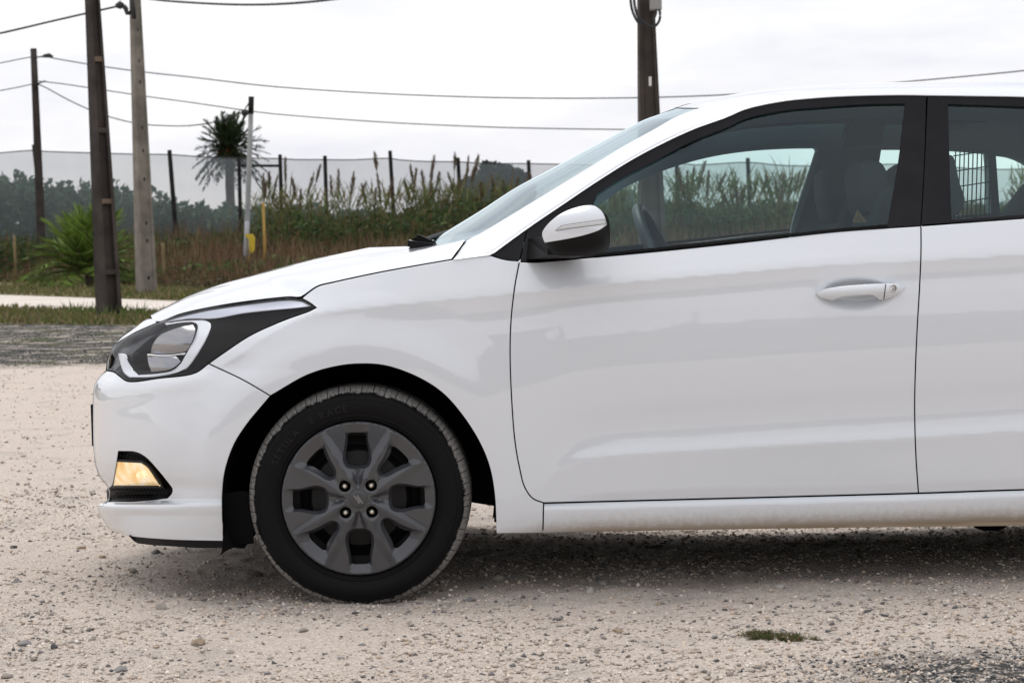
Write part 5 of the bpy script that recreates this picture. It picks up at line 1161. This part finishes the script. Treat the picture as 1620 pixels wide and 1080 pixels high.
ME_TYRE, ME_COVER = tyre_mesh(), cover_mesh()
ME_TYRE.materials.append(M_TYRE); ME_COVER.materials.append(M_STEEL); bm_fix(ME_TYRE, 28)
def lathe_mesh(name, prof, m, n=48):
    mb = MB(); mb.lathe(prof, n); me = bpy.data.meshes.new(name); me.from_pydata([tuple(q) for q in np.vstack(mb.v)], [], mb.f); me.update(); bm_fix(me); me.materials.append(m); return me
ME_STEEL = lathe_mesh('wheel', [(.001, .020), (.05, .020), (.06, .012), (.085, .010), (.105, .014), (.132, .020), (.140, .032), (.146, .060), (.17, .075), (.196, .070), (.204, .04), (.212, .022), (.2165, .014), (.2175, .03), (.215, .19)], M_DARKST, 72)
ME_NUT = lathe_mesh('wheel_nut', [(.0002, -.027), (.0045, -.026), (.0078, -.022), (.0094, -.016), (.0097, .01)], M_NUT, 20)
ME_WELL = lathe_mesh('nut_well', [(.0165, -.016), (.0150, -.014), (.0150, .002), (.001, .002)], M_BLACK, 24)
ME_CAP = lathe_mesh('hub_cap', [(.0002, -.0305), (.014, -.0302), (.0225, -.029), (.0255, -.027), (.0268, -.022), (.0268, -.012)], mat('hub_grey', (.07, .07, .075), .35, .3), 40)
# raised slanted letter H on the hub, as on the photo
eb = MB()
pts = lambda L: [(x / 573.0, -.0322, z / 573.0) for x, z in L]
def emb(loop):
    n = len(loop); a = np.array(pts(loop)); b = a + np.array([0, .002, 0]); eb.add(np.vstack([a, b]), [tuple(range(n))] + [(i, (i+1) % n, n + (i+1) % n, n + i) for i in range(n)])
emb([(-8.2, 6.2), (-5.8, 7.0), (1.2, -1.2), (2.6, -6.4), (-.2, -6.6), (-1.6, -2.2), (-6.2, 3.0)][::1])
emb([(8.2, -6.2), (5.8, -7.0), (-.4, .4), (-2.6, 6.4), (.2, 6.6), (2.6, 2.6), (6.2, -3.0)])
ME_EMB = bpy.data.meshes.new('emblem'); ME_EMB.from_pydata([tuple(q) for q in np.vstack(eb.v)], [], eb.f); ME_EMB.update(); ME_EMB.materials.append(mat('emblem_grey', (.22, .22, .23), .3, .5))
def arc_text(txt, r_mid, size, a_start, spacing, name, m):
    """raised lettering round the sidewall, read clockwise from angle a_start"""
    V, FF, k = [], [], 0; a = a_start
    for ch in txt:
        if ch == ' ': a -= spacing * .7 * size / r_mid; continue
        cu = bpy.data.curves.new('t', 'FONT'); cu.body = ch; cu.size = size * 1.35; cu.extrude = .0004; cu.resolution_u = 2; cu.align_x = 'LEFT'
        ob = bpy.data.objects.new('t', cu); COL.objects.link(ob); dg = bpy.context.evaluated_depsgraph_get(); ev = ob.evaluated_get(dg); me = ev.to_mesh()
        q = np.array([tuple(v.co) for v in me.vertices]); fs = [tuple(p.vertices) for p in me.polygons]
        wd = q[:, 0].max() - q[:, 0].min() if len(q) else 0; ev.to_mesh_clear(); bpy.data.objects.remove(ob); bpy.data.curves.remove(cu)
        x = (q[:, 0] - q[:, 0].min()); rr_ = r_mid - size * .48 + q[:, 1]; aa = a - x / r_mid
        V.append(np.column_stack([rr_ * np.cos(aa), -.0072 - q[:, 2] + np.where(rr_ < .256, (.256 - rr_) * .28, (rr_ - .256) * .12), rr_ * np.sin(aa)])); FF += [tuple(i + k for i in f) for f in fs]; k += len(q)
        a -= (wd + size * .26 * spacing) / r_mid
    me = bpy.data.meshes.new(name); me.from_pydata([tuple(q) for q in np.vstack(V)], [], FF); me.update(); me.materials.append(m); return me
M_LETT = mat('raised_lettering', (.014, .014, .0155), .5, spec=.25)
ME_TXT = arc_text('SETULA  E-RACE', .2535, .0195, R(156), 1.35, 'sidewall_lettering', M_LETT)
def wheel(wc, far, full=True):
    wo = bpy.data.objects.new('front_wheel' if wc is WC1 else 'rear_wheel', ME_STEEL); COL.objects.link(wo); parent_to(wo, car)
    wo.location = (wc[0], wc[1] if not far else 2 * YC - wc[1], wc[2]);
    if far: wo.rotation_euler = (0, 0, math.pi)
    def ch(name, me, loc=(0, 0, 0)):
        c = bpy.data.objects.new(name, me); COL.objects.link(c); c.parent = wo; c.location = loc; return c
    ch('tyre', ME_TYRE); ch('wheel_cover', ME_COVER, (0, .008, 0)); ch('hub_cap', ME_CAP, (0, .008, 0)); ch('emblem', ME_EMB, (0, .008, 0)); tag(ch('sidewall_lettering', ME_TXT), kind='stuff')
    for k in range(4):
        a = math.pi / 4 + k * math.pi / 2; p = (29.8 / 573 * math.cos(a), .006, 29.8 / 573 * math.sin(a)); ch('wheel_nut', ME_NUT, p); ch('nut_well', ME_WELL, p)
for wc in (WC1, WC2):
    for far in (False, True): wheel(wc, far)

# ---- cabin
def slab(name, outline, d0, d1, m, parent=car, rnd=6.0, grid=8):
    """padded piece: outline in photo pixels as seen at depth d0, thickness d1 - d0, rounded edges"""
    o = ccw(np.asarray(outline, float)); oi = inset(o, rnd); v2, tri = tri2d(oi, (), grid)
    th = d1 - d0; V = [P(v2[:, 0], v2[:, 1], d0)]; FF = [tuple(map(int, q)) for q in tri]; k = len(v2); n = len(o); prev = None
    seq = [(oi, d0), (inset(o, rnd * .3), d0 + th * .06), (o, d0 + th * .22), (o, d0 + th * .78), (inset(o, rnd * .3), d0 + th * .94), (oi, d1)]
    for p, d in seq:
        q = P(p[:, 0], p[:, 1], d0); q[:, 1] = d; V.append(q)
        if prev is not None: FF += [(prev + i, prev + (i+1) % n, k + (i+1) % n, k + i) for i in range(n)]
        prev = k; k += n
    q = P(v2[:, 0], v2[:, 1], d0); q[:, 1] = d1; V.append(q); FF += [tuple(int(i) + k for i in q_)[::-1] for q_ in tri]
    o = mesh_obj(name, np.vstack(V), FF, m, parent, True); bm_fix(o.data, 60); return o
# far-side inner trim with its window openings, headliner
W1 = poly([(944, 327), (994, 294), (1058, 267), (1122.6, 248.5), (1187, 238.5), (1251, 234.5), (1290, 234)], [(1290, 234), (1293.5, 239), (1275, 300), (1254, 369)], [(1254, 369), (1240, 398), (930, 412)], [(930, 412), (944, 327)])
W2 = poly([(1346, 400), (1357, 259), (1362, 240), (1372, 236.5)], [(1372, 236.5), (1440, 236.5), (1510, 238.5), (1562, 243)], [(1562, 243), (1566, 290), (1568, 337)], [(1568, 337), (1500, 344), (1346, 400)])
W3 = poly([(1575.5, 245.5), (1600, 249), (1625, 260), (1660, 290)], [(1660, 290), (1640, 334)], [(1640, 334), (1582, 337)], [(1582, 337), (1575.5, 245.5)])
FARP = poly([(780, 420), (900, 330), (1000, 262), (1100, 212), (1180, 186), (1300, 170), (1480, 166), (1700, 176), (1900, 205), (2050, 250)], [(2050, 250), (2060, 420)], [(2060, 420), (2000, 640), (900, 640)], [(900, 640), (780, 420)])
o_ = ccw(FARP); hs_ = [ccw(W1), ccw(W2), ccw(W3)]
v2, tri = tri2d(o_, hs_, 14)
dfar = 1.47
V = [P(v2[:, 0], v2[:, 1], dfar)]; FF = [tuple(map(int, q)) for q in tri]; k = len(v2)
for L in hs_:
    n = len(L); a = P(L[:, 0], L[:, 1], dfar); b = a.copy(); b[:, 1] += .07; V += [a, b]; FF += [(k + i, k + (i+1) % n, k + n + (i+1) % n, k + n + i) for i in range(n)]; k += 2 * n
mesh_obj('far_side_trim', np.vstack(V), FF, M_INT, car, False)
slab('window_trim_strip', poly([(1290, 240), (1296, 240), (1259, 369)], [(1259, 369), (1252, 369), (1290, 240)]), 1.44, 1.47, M_INTL, rnd=1.2, grid=5)
# headliner under the roof
RL = []
for u, v, d in ((1020, 254, .30), (1093, 222, .31), (1149, 200, .32), (1235, 174, .33), (1300, 166, .33), (1430, 158, .33), (1620, 158, .33), (1800, 172, .33), (2000, 200, .33)): RL.append(P(u, v, d))
RL = np.array(RL); g = []
for yy, dz in ((0, 0), (.08, .02), (.3, .035), (YC - .33, .04)): q = RL.copy(); q[:, 1] += yy; q[:, 2] += dz; g.append(q)
g = np.array(g); h_ = g[::-1][1:].copy(); h_[..., 1] = 2 * YC - h_[..., 1]; g = np.concatenate([g, h_], 0); n = g.shape[1]
mesh_obj('headliner', g.reshape(-1, 3), [(i*n + j, i*n + j + 1, (i+1)*n + j + 1, (i+1)*n + j) for i in range(g.shape[0] - 1) for j in range(n - 1)], M_INT, car, True)
# seats
def seat(d0, d1, du=0, dv=0):
    s_ = np.array([du, dv], float)
    b = slab('front_seat', poly([(1385, 330), (1400, 300), (1440, 284), (1478, 262), (1503, 243), (1512, 246), (1522, 285), (1531, 317), (1526, 333), (1512, 346)], [(1512, 346), (1500, 470), (1470, 640), (1260, 660)], [(1260, 660), (1255, 600), (1360, 570), (1385, 330)]) + s_, d0, d1, M_INTD)
    slab('headrest', poly([(1358, 300), (1356.5, 272), (1360, 260), (1370, 254), (1384, 252.5), (1396, 256), (1404, 267), (1410, 285), (1420, 320)], [(1420, 320), (1400, 340), (1368, 338), (1358, 300)]) + s_, d0 + .09, d1 - .09, M_INTD, b)
    return b
seat(.30, .78); seat(.96, 1.42, -54, 11)
slab('rear_seat', poly([(1720, 330), (1780, 262), (1810, 268), (1800, 400), (1770, 640)], [(1770, 640), (1600, 660), (1600, 590), (1690, 560), (1720, 330)]), .22, 1.45, M_INTD)
slab('dashboard', poly([(690, 396), (760, 388), (860, 385), (930, 398), (960, 430)], [(960, 430), (960, 560), (780, 640), (690, 560)], [(690, 560), (690, 396)]), .20, 1.52, M_INTD, rnd=8)
slab('door_card', poly([(850, 418), (1100, 398), (1440, 364), (1900, 330)], [(1900, 330), (1850, 740), (870, 760)], [(870, 760), (850, 418)]), .075, .115, M_INTD, rnd=4, grid=25)
# steering wheel seen almost edge on
c = P(1030, 374, .42); ax = np.array([math.cos(R(24)), 0, math.sin(R(24))]); up = np.array([-math.sin(R(24)), 0, math.cos(R(24))])
side_dir = np.array([0, 1.0, 0]); yaw = R(9)
ax2 = ax * math.cos(yaw) - side_dir * math.sin(yaw); sd2 = np.cross(up, ax2)
n1, n2 = 48, 12; V = []
for i in range(n1):
    a = 2 * math.pi * i / n1; rc = up * math.cos(a) + sd2 * math.sin(a)
    for j in range(n2):
        b = 2 * math.pi * j / n2; V.append(c - up * .09 + rc * (.180 + .016 * math.cos(b)) + ax2 * .016 * math.sin(b))
f = [(i*n2 + j, ((i+1) % n1)*n2 + j, ((i+1) % n1)*n2 + (j+1) % n2, i*n2 + (j+1) % n2) for i in range(n1) for j in range(n2)]
st = mesh_obj('steering_wheel', np.array(V), f, mat('leather', (.035, .037, .04), .45), car, True)
mb = MB(); mb.tube([c - up * .09 + ax2 * .01, c - up * .10 - ax2 * .25 - up * .05], [.06, .04], 14); mb.tube([c - up * .09 - sd2 * .17, c - up * .09, c - up * .09 + sd2 * .17], .015, 8); mb.obj('steering_column', M_INTD, st, True)
# cargo grille behind the seats
gm = MB()
for k in range(9):
    a = P(1512 + k * 6.9, 236, 1.30); b = P(1512 + k * 6.9 - 3, 348, 1.30); gm.tube([a, b], .0022, 6)
for v0 in (247, 271.5, 296.5, 322): gm.tube([P(1508, v0, 1.30), P(1568, v0 - 9, 1.30)], .0022, 6)
gm.obj('cargo_grille', M_INTD, car, True)
# warning-triangle sticker on the seat side
tri_o = [P(u, v, .294) for u, v in ((1356, 331), (1372.5, 352), (1348.5, 352))]; tri_i = [P(u, v, .2935) for u, v in ((1357.5, 338), (1366, 349), (1352.5, 349))]
mesh_obj('warning_sticker', np.array(tri_o), [(0, 1, 2)], mat('sticker_orange', (.16, .11, .04), .6), car, False)
mesh_obj('sticker_symbol', np.array(tri_i), [(0, 1, 2)], mat('sticker_dark', (.12, .07, .03), .6), bpy.data.objects['warning_sticker'], False)
# wiper arms and washer jets by the windscreen foot
wb = MB(); q = P(668, 381, .55)
wb.box(q + np.array([0, 0, -.012]), (.075, .30, .018), Matrix.Rotation(R(8), 4, 'Y')); wb.box(q + np.array([.01, -.03, -.002]), (.055, .05, .022), Matrix.Rotation(R(25), 4, 'Y')); wb.box(q + np.array([-.012, .05, .0]), (.03, .05, .026), Matrix.Rotation(R(-20), 4, 'Y'))
wb.tube([q, q + np.array([.03, .2, .012]), q + np.array([.08, .5, .03])], .008, 8)
wp = wb.obj('wiper_arm', M_PLASTIC, car, False)
a_ = [P(647, 379, .52), P(661, 384.5, .50), P(654, 392, .52), P(649, 391, .54)]; b_ = [x + np.array([0, .05, 0]) for x in a_]
mesh_obj('washer_jet', np.array(a_ + b_), [(0, 1, 2, 3), (4, 5, 6, 7), (0, 1, 5, 4), (1, 2, 6, 5), (2, 3, 7, 6), (3, 0, 4, 7)], M_WHITEPL, wp, False)
# plate of the cowl between bonnet and screen
cw = [P(735, 388, .22), P(690, 394, .4), P(640, 400, YC), P(700, 396, YC), P(760, 384, .26)]
cw2 = [np.array([p[0], 2 * YC - p[1], p[2]]) for p in cw]
mesh_obj('cowl', np.array(cw + cw2), [(0, 1, 2, 3, 4), (9, 8, 7, 6, 5)], M_BLACK, car, False)
